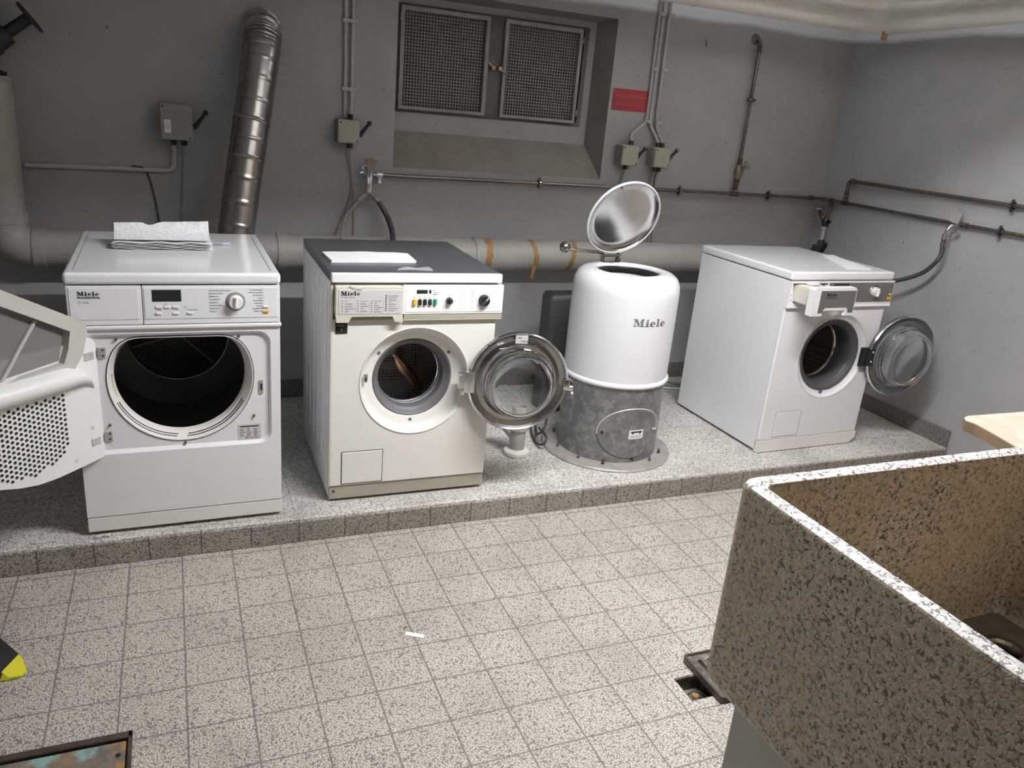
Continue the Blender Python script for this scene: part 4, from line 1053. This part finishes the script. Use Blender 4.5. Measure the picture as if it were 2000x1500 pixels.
for i, z in enumerate(range(8)): lathe(bm, [(0, -.0281), (.0022, -.0281), (.0022, -.0274)], (.1805, 0, .7765-i*.0073), 'y', 8)
obj('symbols', bm, 'ink', dw)
bm = tube(NB(), smooth_path([(.055, -.028, .8085), (.075, -.030, .803), (.093, -.030, .799), (.100, -.029, .803)]), .0009, 6)
obj('crack', bm, 'greyink', dw)
tg = obj('number_tag', rbox(.0165, .0575, -.0035, .001, .639, .6795, .002, 1), 'black', T)
bm = text_bm('Maschine', .0062, .0225, -.0037, .6665); merge(bm, text_bm('7', .012, .034, -.0037, .6475))
obj('lettering', bm, 'whiteink', tg, False)
# door
d, c = porthole(T, .488, .456, -.030, .190, R_(9), 'chrome_r', 'chrome', .141, .090, off=.004)
bm = rbox(-.012, .030, -.010, .022, -.042, .040, .004, 2)
for z in (-.044, .036): cyl(bm, (-.012, -.004, z-.004), (-.012, -.004, z+.012), .008, 12)
box(bm, -.030, -.008, -.004, .030, -.030, .028, .003, 1)
box(bm, .004, .012, -.0125, -.008, -.034, .034, .001, 1); box(bm, .018, .0215, -.0125, -.008, -.034, .034, .001, 1)
h = obj('hinge', bm, 'chrome', d)
bm = rbox(.366, .392, -.016, .014, -.026, .016, .003, 2)
lathe(bm, [(0, -.012), (.009, -.012), (.011, 0), (.009, .012), (0, .012)], (.395, 0, -.022), 'x', 12)
obj('latch_block', bm, 'chrome', d)
obj('door_handle', lathe(NB(), [(0, .018), (.010, .018), (.022, .022), (.026, .032), (.022, .040), (0, .042)], (.392, 0, -.018), 'y', 20), 'chrome_r', d)
bm = rbox(-.026, .020, -.0085, -.0068, .150, .181, .0004, 1); xform(bm, Matrix.Translation((c[0], 0, 0)))
s_ = obj('sticker', bm, 'label', d)
bm = text_bm('Miele', .007, c[0]-.018, -.0088, .170); merge(bm, text_bm('1200 W', .0085, c[0]-.006, -.0088, .156))
obj('sticker_print', bm, 'ink', d, False)
bm = NB()
for a in (118, 66):
    q = (c[0]+.146*math.cos(R_(a)), .146*math.sin(R_(a)))
    b2 = rbox(-.014, .014, -.010, -.001, -.0015, .0015, .0008, 1); xform(b2, Matrix.Translation((q[0], 0, q[1])) @ Matrix.Rotation(-R_(a+70), 4, 'Y')); merge(bm, b2)
obj('retaining_clips', bm, 'chrome', d)
# papers on it
def flat_sheet(name, mx, my, rot, pts, z, th, m, label, cat, wav=.0):
    bm = plate(NB(), [(a, b) for a, b in pts], [], 0, th)
    xform(bm, Matrix(((1, 0, 0, 0), (0, 0, 1, 0), (0, 1, 0, 0), (0, 0, 0, 1))))
    P = on(mx, my, rot, 0, 0)
    o = obj(name, bm, m, None, False, (P[0], P[1], HP+z), (0, 0, rot)); return tag(o, label, cat)
t = thing('folded_paper', 'folded white paper lying flat on the slate-grey washer top', 'paper', (0.5571, -0.1886, HP+.8486), -.0081)
Q = Matrix(((1, 0, 0, 0), (0, 0, 1, 0), (0, 1, 0, 0), (0, 0, 0, 1)))
for i, (dx, z) in enumerate(((0, .0002), (.004, .0045))):
    bm = NB(); loops = []
    for q in range(13):
        u = q/12; lift = .0015+.003*math.sin(u*3.1)*(i)+.0006*math.sin(u*17)
        loops.append([(.028+u*.306+dx*.5, .160+.012*u, z), (.022+u*(.320-.0)+dx*.3, .325, z), (.022+u*.320+dx*.3, .325, z+lift+.001), (.028+u*.306+dx*.5, .160+.012*u, z+lift+.002)])
    obj('sheet', loft(bm, loops), 'paper', t)
bm = NB(); loops = []
for q in range(9):
    u = q/8; loops.append([(.235+u*.125, .045+.006*math.sin(u*5), .0003), (.262+u*.10, .082, .0003), (.262+u*.10, .082, .0030+.002*math.sin(u*9)), (.235+u*.125, .045+.006*math.sin(u*5), .0022+.002*math.cos(u*7))])
bm = loft(bm, loops)
o = obj('plastic_sachet', bm, 'clearp', None, True, (0.5571, -0.1886, HP+.8486), (0, 0, -.0081)); tag(o, 'crumpled clear plastic sachet near the front edge of the grey washer top', 'sachet')

# ---- right washing machine
T = thing('washing_machine', 'white washing machine in the room corner with its detergent drawer pulled out', 'washing machine', (2.5256, -0.1385, HP), .0247)
W, D = .605, .6301
cabinet(T, W, D, .012, .812, 'white')
cx, cz = .340, .457
bm = plate(NB(), rrect(.0, .606, .064, .690, .006, 3), [circle(cx, cz, .205, 72)], 0, .014)
bmesh.ops.bevel(bm, geom=[e for e in bm.edges if abs(e.verts[0].co.y) < 1e-5 and abs(e.verts[1].co.y) < 1e-5 and ((e.verts[0].co.x < .001 and e.verts[1].co.x < .001) or (e.verts[0].co.x > .605 and e.verts[1].co.x > .605))], offset=.006, segments=3, profile=.5, affect='EDGES')
obj('front_panel', bm, 'white', T, ang=50)
obj('porthole_surround', lathe(NB(), [(.205, .0005), (.202, -.002), (.199, .0), (.194, .008), (.186, .014), (.175, .016), (.170, .018)], (cx, 0, cz), 'y', 96), 'white', T, ang=60)
g = obj('door_gasket', lathe(NB(), [(.172, .018), (.170, .012), (.163, .012), (.155, .020), (.150, .026), (.146, .028), (.140, .034), (.138, .060), (.139, .100), (.150, .118)], (cx, 0, cz), 'y', 72), 'rubber_d', T, ang=60)
obj('gasket_lip', lathe(NB(), [(.137, .100), (.134, .108), (.137, .120), (.145, .122)], (cx, 0, cz), 'y', 72), 'darkgrey', g, ang=60)
obj('drum_rim', lathe(NB(), [(.138, .120), (.135, .123), (.138, .127), (.142, .125)], (cx, 0, cz), 'y', 72), 'chrome', T)
washer_drum(T, cx, cz, .127, .238)
obj('gasket_drain', rbox(cx-.018, cx+.002, .010, .016, cz-.186, cz-.170, .002, 1), 'rubber', T)
bm = rbox(.130, .142, .004, .013, .445, .475, .001, 1); obj('catch_plate', bm, 'chrome_r', T)
obj('catch_hole', rbox(.133, .139, .0030, .010, .452, .468, .0005, 1), 'hole', T)
obj('filter_flap', rbox(.078, .226, -.0028, .003, .074, .195, .003, 2), 'white', T)
bm = plate(NB(), [(.0755, .0715), (.2285, .0715), (.2285, .1975), (.0755, .1975)], [[(.0773, .0733), (.2267, .0733), (.2267, .1957), (.0773, .1957)]], -.0006, .0005)
obj('flap_gap', bm, 'greyink', T)
bm = plate(NB(), [(0, .004), (.575, .004), (.606, .030), (.606, .061), (0, .061)], [], -.006, .02)
obj('kick_panel', bm, 'white_warm', T, False)
obj('lid', rbox(-.004, .606, -.010, D, .8155, .853, .009, 4), 'white', T)
bm = plate(NB(), [(.0, .692), (.618, .692), (.618, .812), (.0, .812)], [[(.028, .716), (.212, .716), (.212, .803), (.010, .803)]], -.010, .012)
FP = obj('fascia_frame', bm, 'white', T, False)
obj('fascia_lip', rbox(-.001, .619, -.014, .004, .692, .702, .003, 2), 'white', FP)
obj('fascia_plate', rbox(.2175, .614, -.0122, -.0098, .716, .805, .0008, 1), 'steelstrip', FP)
obj('display', rbox(.245, .335, -.0132, -.012, .780, .801, .0005, 1), 'display', FP)
kb = obj('selector_knob', lathe(NB(), [(0, -.034), (.017, -.034), (.020, -.031), (.022, -.018), (.022, -.012)], (.497, 0, .763), 'y', 36), 'label', T)
obj('knob_grip', rbox(.4915, .5025, -.041, -.032, .744, .783, .004, 3), 'plastic_w', kb)
obj('knob_ring', lathe(NB(), [(.0225, -.0138), (.029, -.0135), (.030, -.012), (.022, -.012)], (.497, 0, .763), 'y', 40), 'chrome_r', kb)
obj('start_button', rbox(.589, .611, -.0165, -.012, .722, .738, .004, 3), 'orangeb', FP)
bm = lathe(NB(), [(0, -.0150), (.0035, -.0145), (.0045, -.012)], (.600, 0, .750), 'y', 12); lathe(bm, [(0, -.0150), (.0045, -.0145), (.0055, -.012)], (.352, 0, .727), 'y', 12)
obj('small_buttons', bm, 'plastic_w', FP)
bm = NB()
for x, z in ((.011, .752), (.0125, .728)): lathe(bm, [(0, -.0104), (.0028, -.0104), (.0028, -.0098)], (x, 0, z), 'y', 10)
obj('screw_holes', bm, 'greyink', FP)
bm = NB(); box(bm, .012, .215, .004, .012, .712, .806); obj('drawer_housing', merge(box(NB(), .009, .213, .20, .205, .712, .806), merge(box(NB(), .008, .012, .0, .2, .712, .806), box(NB(), .008, .213, .0, .2, .710, .714))), 'darkgrey', T); bm.free()
# pulled-out drawer
dr = obj('detergent_drawer', merge(merge(rbox(.030, .205, -.115, .14, .722, .728, .001, 1), rbox(.030, .034, -.115, .14, .722, .795, .001, 1)), merge(rbox(.201, .205, -.115, .14, .722, .795, .001, 1), rbox(.030, .205, .136, .14, .722, .795, .001, 1))), 'cream', T)
bm = NB()
for x in (.085, .145): box(bm, x, x+.004, -.112, .136, .728, .800, .001, 1)
box(bm, .085, .149, -.03, .10, .796, .803, .002, 1); box(bm, .040, .078, -.08, .05, .792, .798, .002, 1)
obj('compartments', bm, 'cream', dr)
bm = plate(NB(), [(.002, .694), (.062, .694), (.066, .712), (.076, .718), (.192, .718), (.188, .694), (.236, .694), (.240, .700), (.236, .808), (.228, .815), (.010, .815), (.002, .806)], [], -.150, -.116)
fr = obj('drawer_front', bm, 'plastic_w', dr, False); fr['label'] = 'white drawer front with a brown-grey plate'
bm = plate(NB(), [(.036, .708), (.064, .708), (.066, .724), (.074, .731), (.190, .731), (.200, .726), (.206, .708), (.234, .708), (.232, .803), (.036, .803)], [], -.1515, -.1495)
obj('front_plate', bm, 'steelstrip', dr, False)
bm = logo_bm(.060, .066, -.1517, .7795); merge(bm, text_bm('PROFESSIONAL', .0082, .0675, -.1517, .7700))
obj('maker_name', bm, 'ink', dr, False)
obj('lettering', text_bm('PW 5065', .0085, .068, -.1517, .7540), 'tape', dr, False)
# door
d, c = porthole(T, .535, .452, -.020, .197, R_(5), 'smoke', 'chrome', .154, .088, off=.008)
bm = rbox(-.030, .012, -.004, .012, -.048, .044, .003, 2); box(bm, .004, .040, -.012, .010, -.044, .040, .003, 2)
h = obj('hinge', bm, 'black', d)
bm = NB()
for z in (.025, -.022): lathe(bm, [(0, -.0145), (.004, -.014), (.005, -.012)], (.026, 0, z), 'y', 12)
obj('hinge_screws', bm, 'label', d); obj('hinge_hole', lathe(NB(), [(0, -.0126), (.006, -.0126), (.006, -.010)], (.026, 0, .002), 'y', 14), 'hole', d)
bm = rbox(.385, .404, -.012, .008, -.004, .018, .002, 1); obj('door_latch', bm, 'chrome', d)
P = on(2.5256, -0.1385, .0247, 0, 0)
bm = NB(); loops = []
for q in range(11):
    u = q/10; e = Vector((.535, .385)).lerp(Vector((.365, .050)), u); f = Vector((.598, .375)).lerp(Vector((.505, .042)), u)
    wv = .002*math.sin(q*1.4)
    loops.append([(e.x, e.y, .0003), (f.x, f.y, .0003), (f.x, f.y, .0016+abs(wv)+.003*(1-u)), (e.x, e.y, .0016+abs(wv)*.5)])
o = obj('paper_sheet', loft(bm, loops), 'paper', None, True, (P[0], P[1], HP+.8533), (0, 0, .0247)); tag(o, 'loose white sheet lying on the lid of the corner washing machine', 'paper')

# ---------------------------------------------------------------- spinner
SX, SY = 1.850, .085
T = thing('spin_dryer', 'round white spin dryer on a grey metal drum base with its lid tipped up', 'spin dryer', (SX, SY, HP))
n = 96
obj('base_flange', lathe(NB(), [(.215, .0), (.290, .0), (.291, .006), (.286, .012), (.225, .016), (.215, .016)], n=n), 'rustflange', T)
lower = obj('base_drum', lathe(NB(), [(.10, .004), (.222, .004), (.222, .352), (.215, .356), (.205, .356)], n=n), 'galv', T)
obj('housing', lathe(NB(), [(.208, .352), (.226, .352), (.2265, .62), (.2262, .735), (.222, .765), (.211, .789), (.193, .804), (.170, .8105), (.150, .812), (.139, .8105), (.1345, .805), (.134, .79), (.137, .74)], n=n), 'white_sp', T, ang=60)
obj('rubber_ring', lathe(NB(), [(.1335, .7985), (.1300, .795), (.1285, .775), (.137, .765), (.175, .76)], n=n), 'black', T, ang=60)
obj('inner_basket', lathe(NB(), [(.150, .752), (.128, .755), (.126, .745), (.145, .70), (.17, .66), (.17, .40), (0, .40)], n=n), 'drumdark', T)
obj('rim_bead', lathe(NB(), [(.224, .350), (.230, .351), (.2345, .357), (.2345, .364), (.231, .370), (.226, .373)], n=n), 'white', T, ang=80)
# bolts round the foot
for i, a in enumerate((-179, -147, -121, -93, -66, -40, 20, 60, 100, 140)):
    if i == 3: continue
    a = R_(a); bm = lathe(NB(), [(0, .016), (.008, .016), (.008, .022), (0, .022)], (.243*math.cos(a), .243*math.sin(a), 0), 'z', 6)
    lathe(bm, [(0, .020), (.0045, .020), (.0045, .034), (0, .036)], (.243*math.cos(a), .243*math.sin(a), 0), 'z', 10)
    obj('bolt', bm, 'rustbrass' if i in (2, 5) else 'chrome_r', T)
# curved cover plate with a badge
def oncyl(a, z, r): return (r*math.cos(R_(a)), r*math.sin(R_(a)), z)
cc = (-92.5, .150); AA, BB = 39.0, .112
def cpt(t_, k, r): return oncyl(cc[0]+AA*k*math.cos(t_), cc[1]+BB*k*math.sin(t_), r)
bm = loft(NB(), [[cpt(i*2*PI/64, 1.0, .2215) for i in range(64)], [cpt(i*2*PI/64, 1.0, .2250) for i in range(64)], [cpt(i*2*PI/64, .985, .2258) for i in range(64)], [cpt(i*2*PI/64, .75, .2258) for i in range(64)], [cpt(i*2*PI/64, .5, .2258) for i in range(64)], [cpt(i*2*PI/64, .25, .2258) for i in range(64)], [cpt(i*2*PI/64, .05, .2258) for i in range(64)]], False, True)
cp = obj('cover_plate', bm, 'galv', T); cp['label'] = 'oval access cover with a small white badge'
bm = tube(NB(), [cpt(R_(-5+i*190/40), 1.015, .2245) for i in range(41)], .0024, 8); obj('cover_seam', bm, 'label', cp)
bm = tube(NB(), [cpt(R_(185+i*170/40), 1.01, .2225) for i in range(41)], .0022, 8); obj('cover_gap', bm, 'ink', cp)
bm = loft(NB(), [[oncyl(a, z, .2262) for a in (-96.5, -92, -87.5, -83, -78.5)] for z in (.127, .168)], False, False, False)
bd = obj('badge', bm, 'paper', cp)
bm = NB()
for z0, z1, a0, a1 in ((.155, .162, -94.5, -80.5), (.149, .155, -93, -91), (.149, .155, -84, -82), (.140, .1415, -94.5, -80.5), (.134, .1355, -94.5, -80.5)):
    loft(bm, [[oncyl(a0+(a1-a0)*q/5, z, .2266) for q in range(6)] for z in (z0, z1)], False, False, False)
obj('badge_print', bm, 'ink', cp)
for a, z, r, m_ in ((-126, .150, .007, 'soot'), (-120, .146, .008, 'chrome_r'), (-88, .030, .005, 'soot')):
    p = Vector(oncyl(a, z, .224)); q = Vector(oncyl(a, z, .231)); obj('cover_screw', cyl(NB(), p, q, r, 14, r*.8), m_, T)
obj('cover_clip', tube(NB(), [oncyl(-56, .150, .227), oncyl(-60, .156, .229), oncyl(-63, .158, .227)], .0045, 8), 'label', cp)
p = Vector(oncyl(187, .268, .222)); q = Vector(oncyl(187, .268, .232))
obj('inspection_plug', cyl(NB(), p, q, .026, 20, .022), 'galv', T)
# maker's name bent onto the housing
lb = logo_bm(.150, 0, 0, 0, .0006)
for v_ in lb.verts:
    a = R_(-109)+(v_.co.x)/.2275; r = .2268-v_.co.y
    x_, z_ = v_.co.x, v_.co.z; v_.co = (r*math.cos(a), r*math.sin(a), .6215+z_*.98)
obj('maker_name', lb, 'greylogo', T)
# hinge, lever and lid
HA = R_(92); e_ = Vector((math.cos(HA), math.sin(HA), 0)); tn = Vector((-e_.y, e_.x, 0))
HPnt = e_*.150+Vector((0, 0, .842))
bm = box(NB(), -.046, .046, -.012, .012, -.040, -.030, .002, 1)
for s in (-1, 1): box(bm, s*.042-.005, s*.042+.005, -.010, .010, -.034, .006, .002, 1)
cyl(bm, (-.046, 0, -.002), (.046, 0, -.002), .006, 12)
xform(bm, Matrix.Translation(HPnt) @ Matrix.Rotation(HA-PI/2, 4, 'Z'))
hb = obj('lid_hinge', bm, 'chrome_r', T)
bm = tube(NB(), [HPnt+Vector((-.040, .0, .008)), HPnt+Vector((-.09, .0, .012)), HPnt+Vector((-.210, .004, .022))], [.008, .0085, .0065], 12)
lv = obj('lid_lever', bm, 'chrome_r', T)
obj('lever_knob', lathe(NB(), [(0, -.024), (.012, -.021), (.021, -.012), (.024, 0), (.021, .012), (.012, .021), (0, .024)], tuple(HPnt+Vector((-.226, .004, .030))), 'z', 24), 'chrome_r', lv)
de = R_(68); u = -e_*math.cos(de)+Vector((0, 0, 1))*math.sin(de); nrm = tn.cross(u)
if nrm.y > 0: nrm = -nrm        # inner face looks forward and down
cL = HPnt+u*.176+Vector((0, 0, .004))
MT = Matrix((( *tn, 0), (*u, 0), (*nrm, 0), (0, 0, 0, 1))).transposed(); MT = Matrix(((tn.x, u.x, nrm.x, cL.x), (tn.y, u.y, nrm.y, cL.y), (tn.z, u.z, nrm.z, cL.z), (0, 0, 0, 1)))
bm = lathe(NB(), [(.165, -.001), (.160, -.012), (.125, -.023), (.06, -.026), (0, -.027)], n=72)
ld = obj('lid', xform(bm, MT), 'lidin', T, ang=70); ld['label'] = 'round lid with a polished hollow underside'
bm = lathe(NB(), [(.165, .000), (.166, .003), (.169, .003), (.172, -.001), (.172, -.006), (.163, -.020), (.12, -.030), (.06, -.034), (0, -.035)], n=72)
obj('lid_shell', xform(bm, MT), 'white', ld, ang=70)
bm = NB()
lathe(bm, [(0, -.0125), (.004, -.013), (.004, -.016)], (.045, .125, 0), 'z', 10)
obj('lid_rivet', xform(bm, MT), 'chrome', ld)

# ---------------------------------------------------------------- things between the machines
t = thing('dark_panel', 'dark grey rounded box standing behind the spin dryer', 'box', (1.712, .50, HP+.0005))
obj('casing', rbox(0, .36, 0, .13, .0, .598, .03, 5), 'darkgrey', t)
t = thing('floor_drain_pipe', 'grey standpipe with a side branch rising from the plinth behind the open chrome door', 'pipe', (1.408, .078, HP))
bm = lathe(NB(), [(0, .001), (.052, .001), (.056, .006), (.056, .018), (.050, .024), (.036, .025), (.034, .030)], n=14)
obj('pipe_collar', bm, 'insul', t)
bm = lathe(NB(), [(.0335, .02), (.0335, .115), (.041, .117), (.041, .165), (.034, .168), (.034, .22), (.030, .22), (.030, .17)], n=28)
obj('pipe', bm, 'pipe_w', t)
obj('pipe_branch', tube(NB(), [(0, 0, .075), (-.05, .03, .135), (-.09, .055, .185)], [.026, .028, .034], 20), 'pipe_w', t)
cable([(1.62, .35, HP+.007), (1.575, .24, HP+.02), (1.548, .15, HP+.055), (1.560, .13, HP+.095), (1.60, .21, HP+.12), (1.64, .36, HP+.10)], .006, 'upper loop of black cable beside the spin dryer foot', 'hose')
cable([(1.60, .36, HP+.006), (1.555, .24, HP+.010), (1.535, .14, HP+.012), (1.538, .08, HP+.035), (1.556, .10, HP+.06), (1.575, .22, HP+.05)], .0055, 'lower loop of black cable beside the spin dryer foot', 'hose')
cable([(2.30, .60, HP+.30), (2.42, .70, HP+.14), (2.60, .74, HP+.04), (2.80, .74, HP+.008), (3.0, .72, HP+.007)], .009, 'thick grey hose between the spin dryer and the corner washer', 'cable')
cable([(2.26, .62, HP+.26), (2.40, .70, HP+.085), (2.58, .72, HP+.012), (2.80, .69, HP+.006)], .005, 'thin white cable between the spin dryer and the corner washer', 'plastic_w')
cable([(2.15, .66, HP+.9), (2.13, .70, HP+.60), (2.12, .70, HP+.2), (2.14, .68, HP+.006)], .005, 'dark cable running down behind the spin dryer', 'hose')

# ================================================================ SINK, TABLE, FLOOR THINGS
T = thing('utility_sink', 'big terrazzo laundry sink with a pale worn rim on grey-green pedestals', 'sink', (0, 0, 0))
def rr3(x0, x1, y0, y1, r, z, n=8): return [(a, b, z) for a, b in rrect(x0, x1, y0, y1, r, n)]
X0, X1, Y0, Y1, ZT = 1.083, 1.985, -2.46, -1.668, .850
o0 = lambda i, z, r: rr3(X0+i, X1-i, Y0+i, Y1-i, r, z)
bm = loft(NB(), [o0(.030, .382, .02), o0(.008, .390, .035), o0(0, .410, .04), o0(0, ZT-.012, .04), o0(.004, ZT-.004, .038)], True, False)
loft(bm, [o0(.037, ZT-.004, .024), o0(.041, ZT-.012, .022), o0(.043, .440, .022), o0(.060, .420, .02)], False, False)
body = obj('basin', bm, 'sink', T, ang=50)
obj('rim', loft(NB(), [o0(.004, ZT-.004, .038), o0(.010, ZT, .034), o0(.031, ZT, .026), o0(.037, ZT-.004, .024)], False, False), 'sinkrim', T, ang=60)
fl = rrect(X0+.060, X1-.060, Y0+.060, Y1-.060, .02, 8)
dc = (1.80, -1.842)
bm = plate(NB(), fl, [circle(dc[0], dc[1], .034, 40)], 0, .004); xform(bm, Q @ Matrix.Identity(4)); xform(bm, Matrix.Translation((0, 0, .418)))
obj('basin_floor', bm, 'sinkfloor', T, False)
obj('sink_drain', lathe(NB(), [(.050, .4245), (.048, .4265), (.036, .4255), (.030, .416), (.028, .39), (0, .39)], (dc[0], dc[1], 0), 'z', 40), 'chrome_r', T)
bm = NB()
for a in range(3): b2 = rbox(-.028, .028, -.002, .002, .400, .404, .001, 1); xform(b2, Matrix.Translation((dc[0], dc[1], 0)) @ Matrix.Rotation(a*PI/3, 4, 'Z')); merge(bm, b2)
obj('drain_cross', bm, 'hole', T)
for x in (1.128, 1.78):
    obj('pedestal', rbox(x, x+.13, -2.40, -1.745, .0, .3835, .006, 2), 'pedestal', T)
# wooden board / table behind the sink
T = thing('work_table', 'wooden-topped table with a rounded corner behind the sink', 'table', (0, 0, 0))
zt = .75
top = [(2.203, -1.345), (2.196, -1.318), (2.212, -1.300), (2.238, -1.290), (2.50, -1.296), (3.55, -1.31), (3.55, -1.95), (2.10, -1.95), (2.148, -1.55), (2.185, -1.42)]
bm = plate(NB(), top, [], 0, .031); xform(bm, Q); xform(bm, Matrix.Translation((0, 0, zt-.034)))
obj('table_core', bm, 'woodedge', T, False)
bm = plate(NB(), top, [], 0, .003); xform(bm, Q); xform(bm, Matrix.Translation((0, 0, zt-.003)))
obj('table_top', bm, 'wood', T, False)
for x, y in ((2.42, -1.42), (3.45, -1.42), (2.42, -1.85), (3.45, -1.85)):
    obj('leg', rbox(x, x+.05, y, y+.05, .0, zt-.034, .003, 1), 'woodedge', T)

# floor hatch (plate in an iron frame)
hx0, hx1, hy0, hy1 = HATCH
T = thing('floor_hatch', 'rusty iron floor hatch with flaking turquoise paint set in the floor tiles', 'hatch', (0, 0, 0))
bm = NB()
box(bm, hx0+.001, hx1-.001, hy1-.022, hy1-.001, -.060, .003, .002, 1); box(bm, hx0+.001, hx1-.001, hy0+.001, hy0+.02, -.060, .003, .002, 1)
box(bm, hx0+.001, hx0+.01, hy0+.001, hy1-.001, -.060, .003, .002, 1); box(bm, hx1-.010, hx1-.001, hy0+.001, hy1-.001, -.060, .003, .002, 1)
obj('hatch_frame', bm, 'rustframe', T)
pl = obj('hatch_plate', rbox(hx0+.013, hx1-.013, hy0+.024, hy1-.026, -.02, -.003, .003, 2), 'rustplate', T)
bm = NB()
for x, y in ((-.090, -1.135), (-.27, -1.150)): lathe(bm, [(0, -.0022), (.006, -.0022), (.006, -.004)], (x, y, 0), 'z', 10)
obj('plate_holes', bm, 'hole', pl)
# floor gully: open hole with a dirty trap, and the lifted grate beside it
T = thing('floor_gully', 'open floor gully with a dirty trap beside the sink corner', 'drain', (0, 0, 0))
x0, x1, y0, y1 = DRN
bm = box(NB(), x0, x1, y0, y1, -.075, -.045)
for a in ((x0, x0+.004, y0, y1), (x1-.004, x1, y0, y1), (x0, x1, y0, y0+.004), (x0, x1, y1-.004, y1)): box(bm, *a, -.075, -.002)
obj('gully_box', bm, 'drainiron', T)
bm = NB()
ring = [(x0+.052+.032*math.cos(a*PI/12), y0+.045+.030*math.sin(a*PI/12), -.042) for a in range(25)]; tube(bm, ring, .006, 8)
ring = [(x0+.052+.017*math.cos(a*PI/12), y0+.045+.017*math.sin(a*PI/12), -.040) for a in range(25)]; tube(bm, ring, .004, 8)
obj('trap_ring', bm, 'drainiron', T)
obj('trap_lump', lathe(NB(), [(0, -.028), (.010, -.030), (.014, -.038), (.012, -.045)], (x0+.050, y0+.048, 0), 'z', 9), 'tape', T)
t = thing('drain_grate', 'rusty cast-iron grate lying on the tiles against the sink side', 'grate', (1.412, -1.222, .001), 0)
slots = [rrect(.030+i*.032, .044+i*.032, -.155, -.030, .006, 3) for i in range(5)]
bm = plate(NB(), rrect(0, .19, -.19, 0, .010, 4), slots, 0, .016); xform(bm, Q)
obj('grate', bm, 'drainiron', t, True)
bm = plate(NB(), rrect(0, .19, -.19, 0, .010, 4), [rrect(.007, .183, -.183, -.007, .006, 4)], 0, .004); xform(bm, Q); xform(bm, Matrix.Translation((0, 0, .016)))
obj('grate_edge', bm, 'rustframe', t)

# small things on the floor
bm = plate(NB(), [(.668, -.875), (.716, -.903), (.708, -.919), (.660, -.889)], [], 0, .0012); xform(bm, Q)
o = obj('plastic_tag', bm, 'paper', None, False, (0, 0, .0006)); tag(o, 'small white plastic tag lying on the floor tiles', 'tag')
bm = loft(NB(), [[(.676+u*.045, -.845+.004*math.sin(u*9)+a, z+.002*math.sin(u*7)+.002) for a, z in ((0, .0), (.030, .0), (.030, .001), (0, .001))] for u in [k/8 for k in range(9)]])
bm_ = tube(NB(), smooth_path([(.664, -.868, .003), (.668, -.858, .004), (.676, -.856, .003)]), .0012, 6)
bm.free(); o = obj('thread', bm_, 'ink'); tag(o, 'short dark thread beside the white tag on the floor', 'thread')
bm = tube(NB(), smooth_path([(-.19, -.262, HP+.004), (-.175, -.256, HP+.007), (-.160, -.262, HP+.004), (-.148, -.255, HP+.006)]), .0035, 8, sx=.5)
tube(bm, smooth_path([(-.182, -.268, HP+.0035), (-.165, -.258, HP+.009), (-.15, -.264, HP+.004)]), .003, 8)
o = obj('plastic_scrap', bm, 'label'); tag(o, 'crumpled light scrap on the plinth below the dryer corner', 'scrap')
# shoe-like tool entering at the left edge: dark body with yellow tip
T = thing('dustpan', 'black dustpan with a yellow lip lying on the floor tiles', 'dustpan', (-.335, -.775, .001), R_(-24))
bm = loft(NB(), [[(-.03, -.045, .002), (-.03, .05, .002), (-.03, .05, .014), (-.03, -.045, .014)], [(-.14, -.10, .004), (-.14, .10, .004), (-.14, .10, .05), (-.14, -.10, .05)], [(-.26, -.10, .004), (-.26, .10, .004), (-.26, .10, .06), (-.26, -.10, .06)]])
obj('pan', bm, 'black', T)
bm = loft(NB(), [[(.012, -.012, .001), (.012, .008, .001), (.012, .008, .004), (.012, -.012, .004)], [(-.012, -.030, .001), (-.012, .034, .001), (-.012, .034, .010), (-.012, -.030, .010)], [(-.034, -.038, .002), (-.034, .052, .002), (-.034, .052, .017), (-.034, -.020, .017)]])
obj('lip', bm, 'yellow', T)
